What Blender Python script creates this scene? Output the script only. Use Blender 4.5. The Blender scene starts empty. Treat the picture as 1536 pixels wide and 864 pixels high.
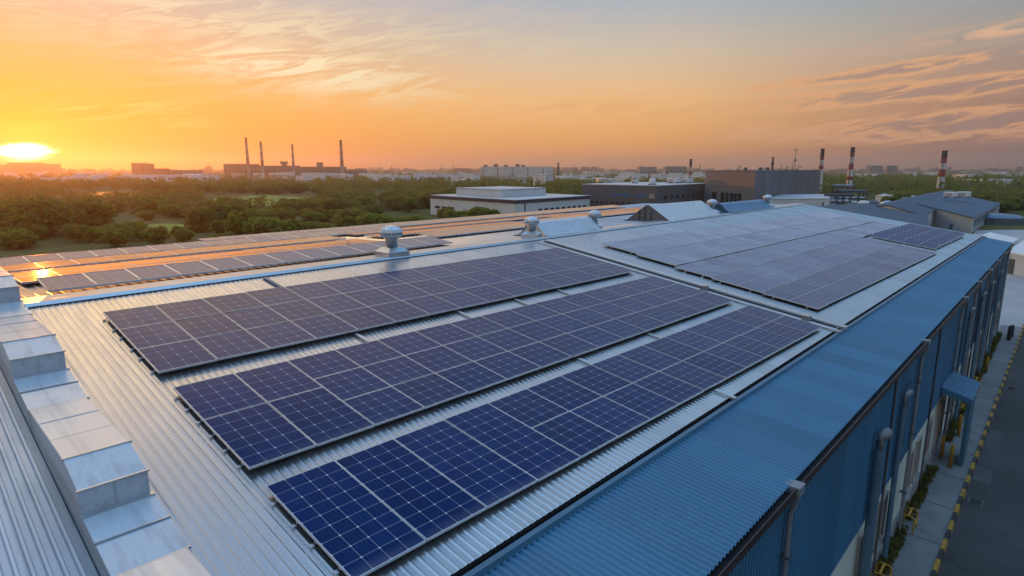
import bpy, math, random
import numpy as np
from mathutils import Vector, Matrix
rad = math.radians
SC = bpy.context.scene
COL = SC.collection
random.seed(7)
CH = 11.1                                   # camera height
FOC, PITCH, PSI = 917.3, rad(11.05), rad(44.06)
SL = rad(8.0536); CS, SN, TS = math.cos(SL), math.sin(SL), math.tan(SL)

# ------------------------------------------------------------------ mesh collector
class MB:
    def __init__(s): s.v = []; s.f = []; s.m = []; s.uv = {}
    def add(s, vs, fs, mi=0):
        o = len(s.v); s.v += [tuple(v) for v in vs]
        for f in fs: s.f.append(tuple(i+o for i in f)); s.m.append(mi)
    def quad(s, a, b, c, d, mi=0): s.add([a, b, c, d], [(0, 1, 2, 3)], mi)
    def box(s, x0, x1, y0, y1, z0, z1, mi=0, T=None):
        vs = [(x0,y0,z0),(x1,y0,z0),(x1,y1,z0),(x0,y1,z0),(x0,y0,z1),(x1,y0,z1),(x1,y1,z1),(x0,y1,z1)]
        if T: vs = [T(*v) for v in vs]
        s.add(vs, [(0,3,2,1),(4,5,6,7),(0,1,5,4),(1,2,6,5),(2,3,7,6),(3,0,4,7)], mi)
    def hexa(s, lo, hi, mi=0):
        n = len(lo)
        s.add(list(lo)+list(hi), [tuple(range(n-1,-1,-1)), tuple(range(n,2*n))] +
              [(i,(i+1)%n,n+(i+1)%n,n+i) for i in range(n)], mi)
    def tube(s, pts, r, n=10, mi=0, caps=True):
        pts = [Vector(p) for p in pts]
        rs = r if isinstance(r,(list,tuple)) else [r]*len(pts)
        rings = []
        for i, p in enumerate(pts):
            d = (pts[min(i+1,len(pts)-1)]-pts[max(i-1,0)]).normalized()
            a = Vector((0,0,1)) if abs(d.z) < .9 else Vector((1,0,0))
            u = d.cross(a).normalized(); w = u.cross(d)
            rings.append([p+u*rs[i]*math.cos(2*math.pi*k/n)+w*rs[i]*math.sin(2*math.pi*k/n) for k in range(n)])
        vs = [v for r_ in rings for v in r_]; fs = []
        for i in range(len(pts)-1):
            for k in range(n):
                fs.append((i*n+k, i*n+(k+1)%n, (i+1)*n+(k+1)%n, (i+1)*n+k))
        if caps: fs += [tuple(range(n-1,-1,-1)), tuple(range((len(pts)-1)*n, len(pts)*n))]
        s.add(vs, fs, mi)
    def lathe(s, prof, c=(0,0,0), n=20, mi=0, wob=0):
        vs = []; fs = []
        for i,(r,z) in enumerate(prof):
            for k in range(n):
                a = 2*math.pi*k/n; rr = r*(1+(wob if k%2 else 0)*(1 if 0<i<len(prof)-1 else 0))
                vs.append((c[0]+rr*math.cos(a), c[1]+rr*math.sin(a), c[2]+z))
        for i in range(len(prof)-1):
            for k in range(n): fs.append((i*n+k, i*n+(k+1)%n, (i+1)*n+(k+1)%n, (i+1)*n+k))
        fs += [tuple(range(n-1,-1,-1)), tuple(range((len(prof)-1)*n, len(prof)*n))]
        s.add(vs, fs, mi)
    def mesh(s, name, mats, smooth=False):
        me = bpy.data.meshes.new(name); me.from_pydata(s.v, [], s.f)
        for m in (mats if isinstance(mats,(list,tuple)) else [mats]): me.materials.append(m)
        if any(s.m): me.polygons.foreach_set('material_index', s.m)
        if smooth: me.polygons.foreach_set('use_smooth', [True]*len(s.f))
        me.update(); return me
    def build(s, name, mats, parent=None, smooth=False):
        o = bpy.data.objects.new(name, s.mesh(name, mats, smooth)); COL.objects.link(o)
        if parent: o.parent = parent
        return o

def tag(o, label=None, cat=None, group=None, kind=None):
    for k, v in (('label',label),('category',cat),('group',group),('kind',kind)):
        if v: o[k] = v
    return o
def empty(name, loc=(0,0,0), rz=0):
    o = bpy.data.objects.new(name, None); COL.objects.link(o); o.empty_display_size = .3
    o.location = loc; o.rotation_euler = (0,0,rz); return o
def copy_tree(o, parent=None):
    c = o.copy(); COL.objects.link(c)
    if parent: c.parent = parent
    for ch in list(o.children): copy_tree(ch, c)
    return c
ORD = ['first','second','third','fourth','fifth','sixth','seventh','eighth','ninth','tenth','eleventh','twelfth',
 'thirteenth','fourteenth','fifteenth','sixteenth','seventeenth','eighteenth','nineteenth','twentieth','twenty-first','twenty-second',
 'twenty-third','twenty-fourth','twenty-fifth','twenty-sixth','twenty-seventh','twenty-eighth','twenty-ninth','thirtieth']

# where things stand: bearing (as column of the frame) and distance ahead on the ground
FW = Vector((-math.sin(PSI), math.cos(PSI), 0)); RT = Vector((math.cos(PSI), math.sin(PSI), 0))
def at(px, D, z=0):
    L = (px-768)/FOC*(D*math.cos(PITCH)+CH*math.sin(PITCH)*.5)
    p = FW*D+RT*L; return Vector((p.x, p.y, z))
def hz(y, D):
    t = (432-y)/FOC
    return CH+D*(t*math.cos(PITCH)-math.sin(PITCH))/(math.cos(PITCH)+t*math.sin(PITCH))

# ------------------------------------------------------------------ materials
class NT:
    def __init__(s, tree): s.t = tree; s.n = tree.nodes; s.l = tree.links
    def new(s, typ, **kw):
        n = s.n.new(typ)
        for k, v in kw.items(): setattr(n, k, v)
        return n
    def put(s, sock, v):
        if hasattr(v, 'is_output') or isinstance(v, bpy.types.NodeSocket): s.l.new(v, sock)
        else:
            if sock.type == 'RGBA' and len(v) == 3: v = (*v, 1)
            sock.default_value = v
    def math(s, op, a, b=None, c=None, clamp=False):
        n = s.new('ShaderNodeMath', operation=op, use_clamp=clamp); s.put(n.inputs[0], a)
        if b is not None: s.put(n.inputs[1], b)
        if c is not None: s.put(n.inputs[2], c)
        return n.outputs[0]
    def mix(s, fac, a, b, mode='MIX', clamp=False):
        n = s.new('ShaderNodeMix', data_type='RGBA', blend_type=mode); n.clamp_factor = True
        s.put(n.inputs[0], fac); s.put(n.inputs[6], a); s.put(n.inputs[7], b); return n.outputs[2]
    def noise(s, vec, scale, detail=4, rough=.55, dist=0):
        n = s.new('ShaderNodeTexNoise'); n.inputs['Scale'].default_value = scale
        n.inputs['Detail'].default_value = detail; n.inputs['Roughness'].default_value = rough
        n.inputs['Distortion'].default_value = dist
        if vec is not None: s.l.new(vec, n.inputs['Vector'])
        return n.outputs['Fac']
    def ramp(s, fac, stops, interp='LINEAR'):
        n = s.new('ShaderNodeValToRGB'); r = n.color_ramp; r.interpolation = interp
        while len(r.elements) < len(stops): r.elements.new(.5)
        for e, (p, c) in zip(r.elements, stops):
            e.position = p; e.color = (*c, 1) if not isinstance(c, float) else (c, c, c, 1)
        s.put(n.inputs[0], fac); return n.outputs[0]
    def mapr(s, v, a, b, c=0., d=1., smooth=False):
        n = s.new('ShaderNodeMapRange'); n.interpolation_type = 'SMOOTHSTEP' if smooth else 'LINEAR'
        for i, x in enumerate((v, a, b, c, d)): s.put(n.inputs[i], x)
        return n.outputs[0]
    def scale(s, vec, sc):
        n = s.new('ShaderNodeMapping'); s.l.new(vec, n.inputs[0]); n.inputs['Scale'].default_value = sc; return n.outputs[0]
    def bump(s, h, strength=.2, dist=.02):
        n = s.new('ShaderNodeBump'); n.inputs['Strength'].default_value = strength; n.inputs['Distance'].default_value = dist
        s.l.new(h, n.inputs['Height']); return n.outputs[0]

def new_mat(name):
    m = bpy.data.materials.new(name); m.use_nodes = True
    t = NT(m.node_tree); b = m.node_tree.nodes['Principled BSDF']
    return m, t, b
def mat(name, col, rough=.6, metal=0., var=.25, nscale=2., col2=None, spec=.5, bump=0., stretch=(1,1,1), coords='Object', dirt=0.):
    """a surface with uneven tone (weathering) and roughness"""
    m, t, b = new_mat(name)
    tc = t.new('ShaderNodeTexCoord').outputs[coords] if coords != 'World' else t.new('ShaderNodeNewGeometry').outputs['Position']
    v = t.scale(tc, stretch)
    n1 = t.noise(v, nscale, 5, .6); n2 = t.noise(v, nscale*.23, 3, .5)
    f = t.math('ADD', t.math('MULTIPLY', n1, .5), t.math('MULTIPLY', n2, .5))
    f = t.mapr(f, .35, .65)
    c2 = col2 or tuple(max(0, c*(1-var)) for c in col); c1 = tuple(min(1, c*(1+var*.5)) for c in col)
    c = t.mix(f, c2, c1)
    if dirt:
        d = t.mapr(t.noise(v, nscale*1.7, 6, .7, .4), .52, .72)
        c = t.mix(t.math('MULTIPLY', d, dirt), c, tuple(x*.35 for x in col))
    t.put(b.inputs['Base Color'], c)
    t.put(b.inputs['Roughness'], t.mapr(n1, .3, .7, rough*.85, min(1, rough*1.15)))
    b.inputs['Metallic'].default_value = metal; b.inputs['Specular IOR Level'].default_value = spec
    if bump: t.put(b.inputs['Normal'], t.bump(n1, bump, .01))
    return m

def sheet_mat(name, col, rough, metal, pitch, axis, fade=.25, streak=.35, laps=(), bump=.05, grime=(.10,.085,.07)):
    """long metal sheets laid side by side: tone differs from sheet to sheet, rain streaks run down them, screw dots"""
    m, t, b = new_mat(name)
    p = t.new('ShaderNodeNewGeometry').outputs['Position']; sp = t.new('ShaderNodeSeparateXYZ'); t.l.new(p, sp.inputs[0])
    k = t.math('FLOOR', t.math('DIVIDE', sp.outputs[1], pitch)); wn = t.new('ShaderNodeTexWhiteNoise'); wn.noise_dimensions = '1D'; t.l.new(k, wn.inputs['W'])
    sc = (.22,7,7) if axis == 'X' else (7,7,.22)
    st = t.noise(t.scale(p, sc), 1., 5, .62); big = t.noise(p, .35, 4, .6); fine = t.noise(p, 9., 4, .7)
    c = t.mix(t.mapr(wn.outputs[0], 0, 1, -.0, 1.), tuple(x*(1-fade) for x in col), tuple(min(1, x*(1+fade*.35)) for x in col))
    c = t.mix(t.math('MULTIPLY', t.mapr(st, .48, .75), streak), c, grime)
    c = t.mix(t.math('MULTIPLY', t.mapr(big, .5, .75), .22), c, tuple(min(1,x*1.35+.02) for x in col))
    c = t.mix(t.math('MULTIPLY', t.mapr(fine, .60, .75), .18), c, grime)
    t.put(b.inputs['Base Color'], c)
    t.put(b.inputs['Roughness'], t.math('ADD', t.mapr(st, .3, .75, rough*.85, rough*1.25), t.math('MULTIPLY', wn.outputs[0], .06)))
    b.inputs['Metallic'].default_value = metal
    t.put(b.inputs['Normal'], t.bump(t.noise(p, 1.4, 3, .5), bump, .05)); return m

M = {}
M['roof'] = sheet_mat('galvanised_roof', (.54,.55,.55), .23, .88, .75, 'X', .10, .14, bump=.02, grime=(.27,.24,.21))
M['roof2'] = sheet_mat('galvanised_roof_old', (.54,.62,.68), .34, .45, .6, 'X', .2, .3, bump=.08, grime=(.2,.18,.16))
M['sheet'] = sheet_mat('parapet_sheet', (.58,.64,.68), .30, .45, 50., 'X', .1, .5, bump=.22, grime=(.24,.23,.21))
M['flash'] = mat('flashing', (.52,.57,.60), .35, .8, .15, 1.5, bump=.05)
M['alu'] = mat('aluminium', (.62,.64,.66), .35, .8, .08, 3)
M['bluroof'] = sheet_mat('blue_roof_paint', (.050,.182,.300), .40, 0, .88, 'X', .20, .25, bump=.05, grime=(.10,.14,.16))
M['bluwall'] = sheet_mat('blue_wall_paint', (.040,.178,.325), .45, 0, 1.0, 'Z', .18, .25, bump=.05, grime=(.07,.09,.10))
M['bluflash'] = mat('blue_flashing', (.05,.15,.23), .4, 0, .2, 1.2)
M['pale'] = mat('pale_render', (.58,.62,.54), .8, 0, .18, 1.2, stretch=(1,1,.5), dirt=.25)
M['plinth'] = mat('plinth_concrete', (.25,.25,.24), .85, 0, .3, 2, dirt=.3)
M['gutter'] = mat('gutter_brown', (.045,.025,.025), .45, 0, .3, 2)
M['gutin'] = mat('gutter_inside', (.015,.014,.015), .7, 0, .3, 2)
M['pipe'] = mat('grey_pipe', (.22,.25,.27), .5, .2, .2, 2)
M['bluepipe'] = mat('blue_duct', (.10,.19,.27), .45, .2, .2, 2)
M['dark'] = mat('dark_rubber', (.02,.02,.022), .7, 0, .3, 3)
M['galv'] = mat('galvanised', (.55,.58,.60), .3, .9, .1, 4)
M['glass'] = mat('window_glass', (.02,.028,.035), .12, 0, .3, 2, spec=.6)
M['winframe'] = mat('window_frame', (.35,.33,.29), .6, 0, .2, 3)
M['yellow'] = mat('yellow_paint', (.42,.23,.02), .65, 0, .35, 5, dirt=.8)
M['black'] = mat('black_paint', (.022,.022,.022), .6, 0, .3, 5)
M['white'] = mat('white_paint', (.72,.72,.70), .6, 0, .12, .5, dirt=.1)
M['offwhite'] = mat('offwhite_wall', (.66,.68,.66), .75, 0, .15, .4, stretch=(1,1,.4), dirt=.12)
M['grey'] = mat('grey_cladding', (.105,.108,.12), .65, 0, .2, .5, stretch=(1,1,.3))
M['grey2'] = mat('grey_cladding_light', (.15,.155,.17), .65, 0, .2, .5, stretch=(1,1,.3))
M['navy'] = mat('navy_fascia', (.02,.035,.07), .5, 0, .2, 1)
M['paleroof'] = mat('pale_flat_roof', (.50,.53,.55), .45, .2, .2, .3, dirt=.15)
M['tealroof'] = mat('blue_grey_roof', (.05,.10,.14), .85, 0, .25, .4, stretch=(1,4,1), dirt=.15)
M['tealwall'] = mat('blue_grey_cladding', (.10,.15,.18), .6, 0, .2, .5, stretch=(1,1,.3), dirt=.15)
M['shedwall'] = mat('pale_blue_grey_cladding', (.36,.40,.41), .7, 0, .15, .5, stretch=(1,1,.3), dirt=.15)
M['shedroof'] = mat('shed_roof_blue', (.045,.105,.16), .8, 0, .2, .5, dirt=.15)
M['cream'] = mat('cream_wall', (.48,.47,.42), .8, 0, .15, .5, dirt=.15)
M['red'] = mat('red_chimney_paint', (.30,.045,.035), .7, 0, .25, .4)
M['chimwhite'] = mat('white_chimney_paint', (.62,.60,.57), .7, 0, .15, .4, dirt=.2)
M['concrete'] = mat('concrete', (.28,.27,.25), .85, 0, .25, .3, dirt=.2)
M['brickdark'] = mat('dark_industrial_wall', (.16,.13,.11), .85, 0, .3, .05)
M['soot'] = mat('chimney_soot', (.05,.035,.03), .9, 0, .3, .3)
M['steel'] = mat('painted_steel', (.10,.11,.12), .55, .3, .3, 1)
M['trunk'] = mat('bark', (.06,.045,.03), .9, 0, .3, 3)
M['pavement'] = mat('concrete_walk', (.20,.205,.205), .85, 0, .3, 1.3, dirt=.45, coords='World')
M['road'] = mat('asphalt', (.060,.058,.056), .85, 0, .45, .7, dirt=.5, coords='World')
M['patch'] = mat('asphalt_patch', (.085,.085,.085), .85, 0, .4, 1.2, dirt=.6)
M['yard'] = mat('yard_concrete', (.42,.41,.40), .85, 0, .25, .15, dirt=.25, coords='World')
M['blusign'] = mat('blue_sign', (.03,.16,.36), .5, 0, .2, 2)

def leaf_mat(name, a, b_):
    m, t, b = new_mat(name)
    geo = t.new('ShaderNodeNewGeometry'); oi = t.new('ShaderNodeObjectInfo')
    n = t.noise(geo.outputs['Position'], .45, 4, .65)
    f = t.math('ADD', t.math('MULTIPLY', t.mapr(n, .3, .7), .65), t.math('MULTIPLY', oi.outputs['Random'], .35))
    c = t.mix(f, a, b_); t.put(b.inputs['Base Color'], c); b.inputs['Roughness'].default_value = .65
    b.inputs['Specular IOR Level'].default_value = .25
    tr = t.new('ShaderNodeBsdfTranslucent'); t.put(tr.inputs[0], t.mix(.5, c, (.30,.27,.03)))
    mx = t.new('ShaderNodeMixShader'); mx.inputs[0].default_value = .5
    t.l.new(b.outputs[0], mx.inputs[1]); t.l.new(tr.outputs[0], mx.inputs[2])
    t.l.new(mx.outputs[0], t.n['Material Output'].inputs[0]); return m
M['leafA'] = leaf_mat('foliage_dark', (.048,.095,.012), (.175,.225,.028))
M['leafB'] = leaf_mat('foliage_fresh', (.085,.155,.014), (.22,.29,.034))
M['leafC'] = leaf_mat('foliage_olive', (.08,.10,.016), (.24,.235,.034))
M['wood'] = leaf_mat('foliage_far', (.052,.092,.013), (.165,.20,.030))

def ground_mat():
    m, t, b = new_mat('grassland')
    p = t.new('ShaderNodeNewGeometry').outputs['Position']
    a = t.noise(p, .012, 5, .6); d = t.noise(p, .25, 6, .7); e = t.noise(t.scale(p, (1,.35,1)), .05, 4, .6)
    c = t.mix(t.mapr(a, .42, .6), (.065,.085,.02), (.15,.14,.045))
    c = t.mix(t.math('MULTIPLY', t.mapr(d, .35, .7), .6), c, (.03,.042,.012))
    c = t.mix(t.mapr(e, .56, .68), c, (.13,.105,.05))
    t.put(b.inputs['Base Color'], c); b.inputs['Roughness'].default_value = .95; b.inputs['Specular IOR Level'].default_value = .1
    t.put(b.inputs['Normal'], t.bump(d, .6, .3)); return m
M['ground'] = ground_mat()
M['meadow'] = mat('meadow_grass', (.26,.28,.05), .95, 0, .45, .3, col2=(.15,.16,.04), spec=.1, coords='World')
M['water'] = mat('pond_water', (.03,.04,.045), .12, 0, .1, .1, spec=.6, coords='World')

def pv_mat(name="solar_glass", tint=(.22,.50,1,1), level=.08, r0=.14, r1=.22):
    """photovoltaic glass: cell grid from the UV map (one unit per cell)"""
    m, t, b = new_mat(name)
    uv = t.new('ShaderNodeUVMap'); uv.uv_map = 'cells'
    sp = t.new('ShaderNodeSeparateXYZ'); t.l.new(uv.outputs[0], sp.inputs[0])
    def edge(x):                       # distance to the nearest whole number
        fr = t.math('FRACT', x); return t.math('MINIMUM', fr, t.math('SUBTRACT', 1., fr))
    eu, ev = edge(sp.outputs[0]), edge(sp.outputs[1])
    lu = t.mapr(eu, .012, .028, 1., 0.); lv = t.mapr(ev, .012, .028, 1., 0.)
    line = t.math('MAXIMUM', lu, lv)
    dia = t.mapr(t.math('ADD', eu, ev), .06, .085, 1., 0.)
    bus = t.mapr(edge(t.math('MULTIPLY', sp.outputs[0], 4.)), .02, .06, 1., 0.)
    oin = t.new('ShaderNodeObjectInfo'); oin.name = 'Object Info'; oi = oin.outputs['Random']
    wp = t.new('ShaderNodeNewGeometry').outputs['Position']
    n = t.noise(wp, 1.1, 4, .6)
    cell = t.new('ShaderNodeTexWhiteNoise'); cell.noise_dimensions = '3D'
    fl = t.new('ShaderNodeVectorMath', operation='FLOOR'); t.l.new(uv.outputs[0], fl.inputs[0]); t.l.new(fl.outputs[0], cell.inputs[0])
    k = t.math('ADD', t.math('MULTIPLY', cell.outputs[0], .35), t.math('ADD', t.math('MULTIPLY', oi, .3), t.math('MULTIPLY', n, .35)))
    c = t.mix(k, (.0004,.0125,.060), (.0008,.027,.122))
    b.inputs['Specular Tint'].default_value = tint
    c = t.mix(t.math('MULTIPLY', bus, .10), c, (.25,.29,.36))
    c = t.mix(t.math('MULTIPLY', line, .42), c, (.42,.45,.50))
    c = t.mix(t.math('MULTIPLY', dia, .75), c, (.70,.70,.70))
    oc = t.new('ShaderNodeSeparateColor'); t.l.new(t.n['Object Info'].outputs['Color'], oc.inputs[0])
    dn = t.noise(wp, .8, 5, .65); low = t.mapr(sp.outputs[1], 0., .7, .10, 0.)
    sheen_dust = t.math('ADD', t.math('MULTIPLY', oc.outputs[0], t.mapr(dn, .25, .75, .8, 1.15)), t.math('MULTIPLY', low, t.mapr(dn, .35, .65)))  # object colour paints in a pale sky sheen; lower edge gathers real dust
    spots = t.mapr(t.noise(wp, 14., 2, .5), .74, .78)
    sheen_dust = t.math('ADD', sheen_dust, t.math('MULTIPLY', spots, .25), clamp=True)
    c = t.mix(sheen_dust, c, (.56,.545,.57))
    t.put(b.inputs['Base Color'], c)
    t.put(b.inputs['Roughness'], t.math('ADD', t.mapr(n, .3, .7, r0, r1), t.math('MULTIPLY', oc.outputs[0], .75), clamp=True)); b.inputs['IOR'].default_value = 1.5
    b.inputs['Specular IOR Level'].default_value = level
    t.put(b.inputs['Normal'], t.bump(t.noise(wp, .9, 2, .4), .03, .02)); return m
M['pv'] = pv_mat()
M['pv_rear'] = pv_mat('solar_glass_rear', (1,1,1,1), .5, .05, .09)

# ------------------------------------------------------------------ roof geometry
def zroof(x): return CH-4.4234-.121+TS*(-5.399-x)
def xs(Y): return -4.90-.0195*(Y-4.5)         # lower edge of the silver roof
def xr(Y): return -16.62-.018*(Y-3)           # ridge
TB = math.tan(rad(2.0))
def xb(Y): return -28.6-.085*(Y-3)            # rear eave
def zr(Y): return zroof(xr(Y))
def zback(x, Y=20): return zr(Y)-TB*(xr(Y)-x)
YE = 52.0
A18 = rad(1.65)
def Fx(y, out, z):                            # frame of the long blue wall
    yy = y-20
    return Vector((-3.38-math.sin(A18)*yy+math.cos(A18)*out, 20+math.cos(A18)*yy+math.sin(A18)*out, z))
ZE = 6.27                                     # blue eave height
def blue_top(y): return (xs(y)+.16, y, zroof(xs(y))-.10)

fac = empty('factory_building', (-10, 25, 0))
tag(fac, 'long factory hall with silver ribbed roof, blue lean-to roof and blue clad wall', 'factory')
def P_(mb, name, m, parent=fac, smooth=False, label=None):
    o = mb.build(name, m, parent, smooth)
    o.matrix_parent_inverse = Matrix.Translation(parent.location).inverted() if parent.parent is None else Matrix()
    if label: o['label'] = label
    return o
def child(mb, name, m, parent, smooth=False):   # sub-part of a part that already sits in world coordinates
    o = mb.build(name, m, None, smooth); o.parent = parent; return o

# ribbed silver roof
def ribbed(Y0, Y1, pitch, lo, hi, zlo, zhi, h, nseg=1):
    mb = MB(); prof = [(0,0),(.58,0),(.80,1),(.86,1)]
    ys = []
    k = 0
    while Y0+k*pitch < Y1:
        for p, q in prof:
            y = Y0+(k+p)*pitch
            if y <= Y1: ys.append((y, q*h))
        k += 1
    ys.append((Y1, 0))
    vs = []
    for y, dz in ys:
        for j in range(nseg+1):
            f = j/nseg; xa, xb_ = lo(y), hi(y)
            x = xa+(xb_-xa)*f; z = zlo(y)+(zhi(y)-zlo(y))*f
            vs.append((x, y, z+dz))
    fs = []
    for i in range(len(ys)-1):
        for j in range(nseg):
            a = i*(nseg+1)+j; fs.append((a, a+nseg+1, a+nseg+2, a+1))
    mb.add(vs, fs); return mb
rmb = ribbed(1.95, YE, .125, xs, xr, lambda y: zroof(xs(y)), lambda y: zroof(xr(y)), .009)
P_(rmb, 'main_roof', M['roof'])
P_(ribbed(1.95, YE, .25, xr, xb, zr, lambda y: zr(y)-TB*(xr(y)-xb(y)), .03), 'rear_roof', M['roof'])
# ridge flashing: flat strip behind the ridge and a rolled edge with closures
mb = MB()
for i in range(20):
    y0, y1 = 1.95+i*(YE-1.95)/20, 1.95+(i+1)*(YE-1.95)/20
    for (a, za, b, zb) in ((.10,-.005,.02,.085),(.02,.085,-.10,.075),(-.10,.075,-.95,.045),(-.95,.045,-.97,0)):
        mb.quad((xr(y0)+a,y0,zr(y0)+za),(xr(y1)+a,y1,zr(y1)+za),(xr(y1)+b,y1,zr(y1)+zb),(xr(y0)+b,y0,zr(y0)+zb))
rc = P_(mb, 'ridge_flashing', M['bluflash'] if False else M['flash'])
mb = MB()
mb.hexa([(xr(2)+.085,2,zr(2)-.03),(xr(2)+.10,2,zr(2)-.03),(xr(YE)+.10,YE-.05,zr(YE)-.03),(xr(YE)+.085,YE-.05,zr(YE)-.03)],
        [(xr(2)+.085,2,zr(2)+.012),(xr(2)+.10,2,zr(2)+.012),(xr(YE)+.10,YE-.05,zr(YE)+.012),(xr(YE)+.085,YE-.05,zr(YE)+.012)])
P_(mb, 'ridge_closure', M['dark'])
# gable parapet (stepped metal boxes)
PX0, PX1 = 1.20, 1.95
def parapet_unit(xf, length, h, name='parapet_box'):
    zf = zroof(xf); xk = xf-.70; zt = zroof(xk)+.42*h/.35
    xe = xf-length
    lo = zf-.6
    side = [(xf, lo), (xf, zf+h), (xk, zt), (xe, zt-.02), (xe, zroof(xe)-.6)]
    mb = MB(); n = len(side)
    L = [(x, PX0, z) for x, z in side]; Rr = [(x, PX1, z) for x, z in side]
    mb.hexa(L, Rr)
    o = P_(mb, name, M['sheet'])
    bv = o.modifiers.new('b', 'BEVEL'); bv.width = .012; bv.segments = 2
    def seam(*b):
        m_ = MB(); m_.box(*b); c_ = m_.build('folded_seam', M['flash']); c_.parent = o
    seam(xk-.012, xk+.012, PX0-.015, PX1+.02, zt-.02, zt+.012)
    seam(xf-.02, xf+.012, PX0-.015, PX1+.02, zf+h-.012, zf+h+.012)
    seam(xf+.001, xf+.09, PX0-.01, PX1+.03, zf+.02, zf+.055)
    xm = (PX0+PX1)/2; seam(xf+.002, xf+.008, xm-.01, xm+.01, zf+.06, zf+h-.02)
    for q in (.33, .66): xq = xe+(xk-xe)*q; seam(xq-.004, xq+.004, PX0+.01, PX1-.01, zt-.02, zt-.004)
    return o
for xf in (-3.95, -8.35, -12.82, -17.0): parapet_unit(xf, 3.1 if xf > -16 else 3.5, .35)
for (xa, xe) in ((-7.0,-8.34),(-11.4,-12.81),(-15.9,-16.95)):
    n = 2 if xa > -15 else 1
    for i in range(n):
        a = xa+(xe-xa)*i/n; b = xa+(xe-xa)*(i+1)/n; mb = MB()
        mb.hexa([(a,PX0,zroof(a)-.6),(b,PX0,zroof(b)-.6),(b,PX1+.02,zroof(b)-.6),(a,PX1+.02,zroof(a)-.6)],
                [(a,PX0,zroof(a)+.035),(b,PX0,zroof(b)+.05),(b,PX1+.02,zroof(b)+.05),(a,PX1+.02,zroof(a)+.035)])
        cap = P_(mb, 'parapet_capping', M['sheet'])
        mb = MB(); a -= .05; mb.box(a-.01, a+.01, PX0-.012, PX1+.035, zroof(a)+.03, zroof(a)+.062)
        c_ = mb.build('folded_seam', M['flash']); c_.parent = cap
# rear gable line and end walls, so that the hall is closed
mb = MB()
for Y in (1.96, YE-.01):
    mb.add([(xs(Y)+.2,Y,0),(xs(Y)+.2,Y,zroof(xs(Y))-.03),(xr(Y),Y,zr(Y)-.03),(xb(Y),Y,zr(Y)-TB*(xr(Y)-xb(Y))-.03),(xb(Y),Y,0)],[(0,1,2,3,4)])
mb.add([(xb(1.96)+.01,1.96,0),(xb(YE)+.01,YE,0),(xb(YE)+.01,YE,zback(xb(YE),YE)-.03),(xb(1.96)+.01,1.96,zback(xb(1.96),1.96)-.03)],[(0,1,2,3)])
P_(mb, 'end_wall', M['pale'])
# eave of the silver roof: dark slot and blue upstand
mb = MB()
for i in range(12):
    y0, y1 = -2+i*(YE+2)/12, -2+(i+1)*(YE+2)/12
    def sec(y): x = xs(y); z = zroof(x); return [(x-.03,y,z-.03),(x+.01,y,z-.03),(x+.01,y,z-.16),(x+.10,y,z-.16)]
    a, b = sec(y0), sec(y1)
    for j in range(3): mb.quad(a[j], b[j], b[j+1], a[j+1])
P_(mb, 'eave_slot', M['gutin'])
mb = MB()
for i in range(12):
    y0, y1 = -2+i*(YE+2)/12, -2+(i+1)*(YE+2)/12
    def sec(y): x = xs(y); z = zroof(x); return [(x+.09,y,z-.16),(x+.09,y,z-.01),(x+.17,y,z-.015),(x+.19,y,z-.10)]
    a, b = sec(y0), sec(y1)
    for j in range(3): mb.quad(a[j], b[j], b[j+1], a[j+1])
P_(mb, 'eave_upstand', M['bluflash'])
# blue lean-to roof, corrugated
def ex(y): return Fx(y, .10, 0).x
def corrug(Y0, Y1, pitch, lo, hi, zlo, zhi, amp, n=6):
    mb = MB(); N = int((Y1-Y0)/pitch*n); vs = []; fs = []
    for i in range(N+1):
        y = Y0+i*pitch/n; dz = amp*math.sin(2*math.pi*i/n)
        vs += [(lo(y),y,zlo(y)+dz),(hi(y),y,zhi(y)+dz)]
        if i: fs.append((2*i-2,2*i,2*i+1,2*i-1))
    mb.add(vs, fs); return mb
P_(corrug(-2, YE, .11, lambda y: blue_top(y)[0], ex, lambda y: blue_top(y)[2], lambda y: ZE, .026), 'side_roof', M['bluroof'], smooth=True)
# gutter
mb = MB()
sec = [(.06,ZE-.01),(.06,ZE-.10),(.20,ZE-.10),(.20,ZE+.005),(.215,ZE+.005),(.215,ZE-.13),(.02,ZE-.13)]
for i in range(len(sec)-1):
    (a,za),(b,zb) = sec[i], sec[i+1]
    mb.quad(Fx(-2,a,za),Fx(YE,a,za),Fx(YE,b,zb),Fx(-2,b,zb), 1 if i < 3 else 0)
P_(mb, 'gutter', [M['gutter'], M['gutin']])
# blue cladding with vertical ribs, pale wall, plinth
mb = MB(); vs = []; fs = []; y = -2.; i = 0
while y < YE:
    for p_, o_ in ((0,.04),(.055,.04),(.07,.0),(.105,.0)):
        vs += [Fx(y+p_,o_,2.75), Fx(y+p_,o_,ZE-.02)]
        if i: fs.append((2*i-2,2*i,2*i+1,2*i-1))
        i += 1
    y += .12
mb.add(vs, fs); P_(mb, 'wall_cladding', M['bluwall'])
mb = MB(); mb.hexa([Fx(-2,-.25,0),Fx(YE,-.25,0),Fx(YE,-.03,0),Fx(-2,-.03,0)],[Fx(-2,-.25,2.77),Fx(YE,-.25,2.77),Fx(YE,-.03,2.77),Fx(-2,-.03,2.77)])
P_(mb, 'lower_wall', M['pale'])
mb = MB(); mb.hexa([Fx(-2,-.02,0),Fx(YE,-.02,0),Fx(YE,.05,0),Fx(-2,.05,0)],[Fx(-2,-.02,.55),Fx(YE,-.02,.55),Fx(YE,.03,.55),Fx(-2,.03,.55)])
P_(mb, 'plinth', M['plinth'])
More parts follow.
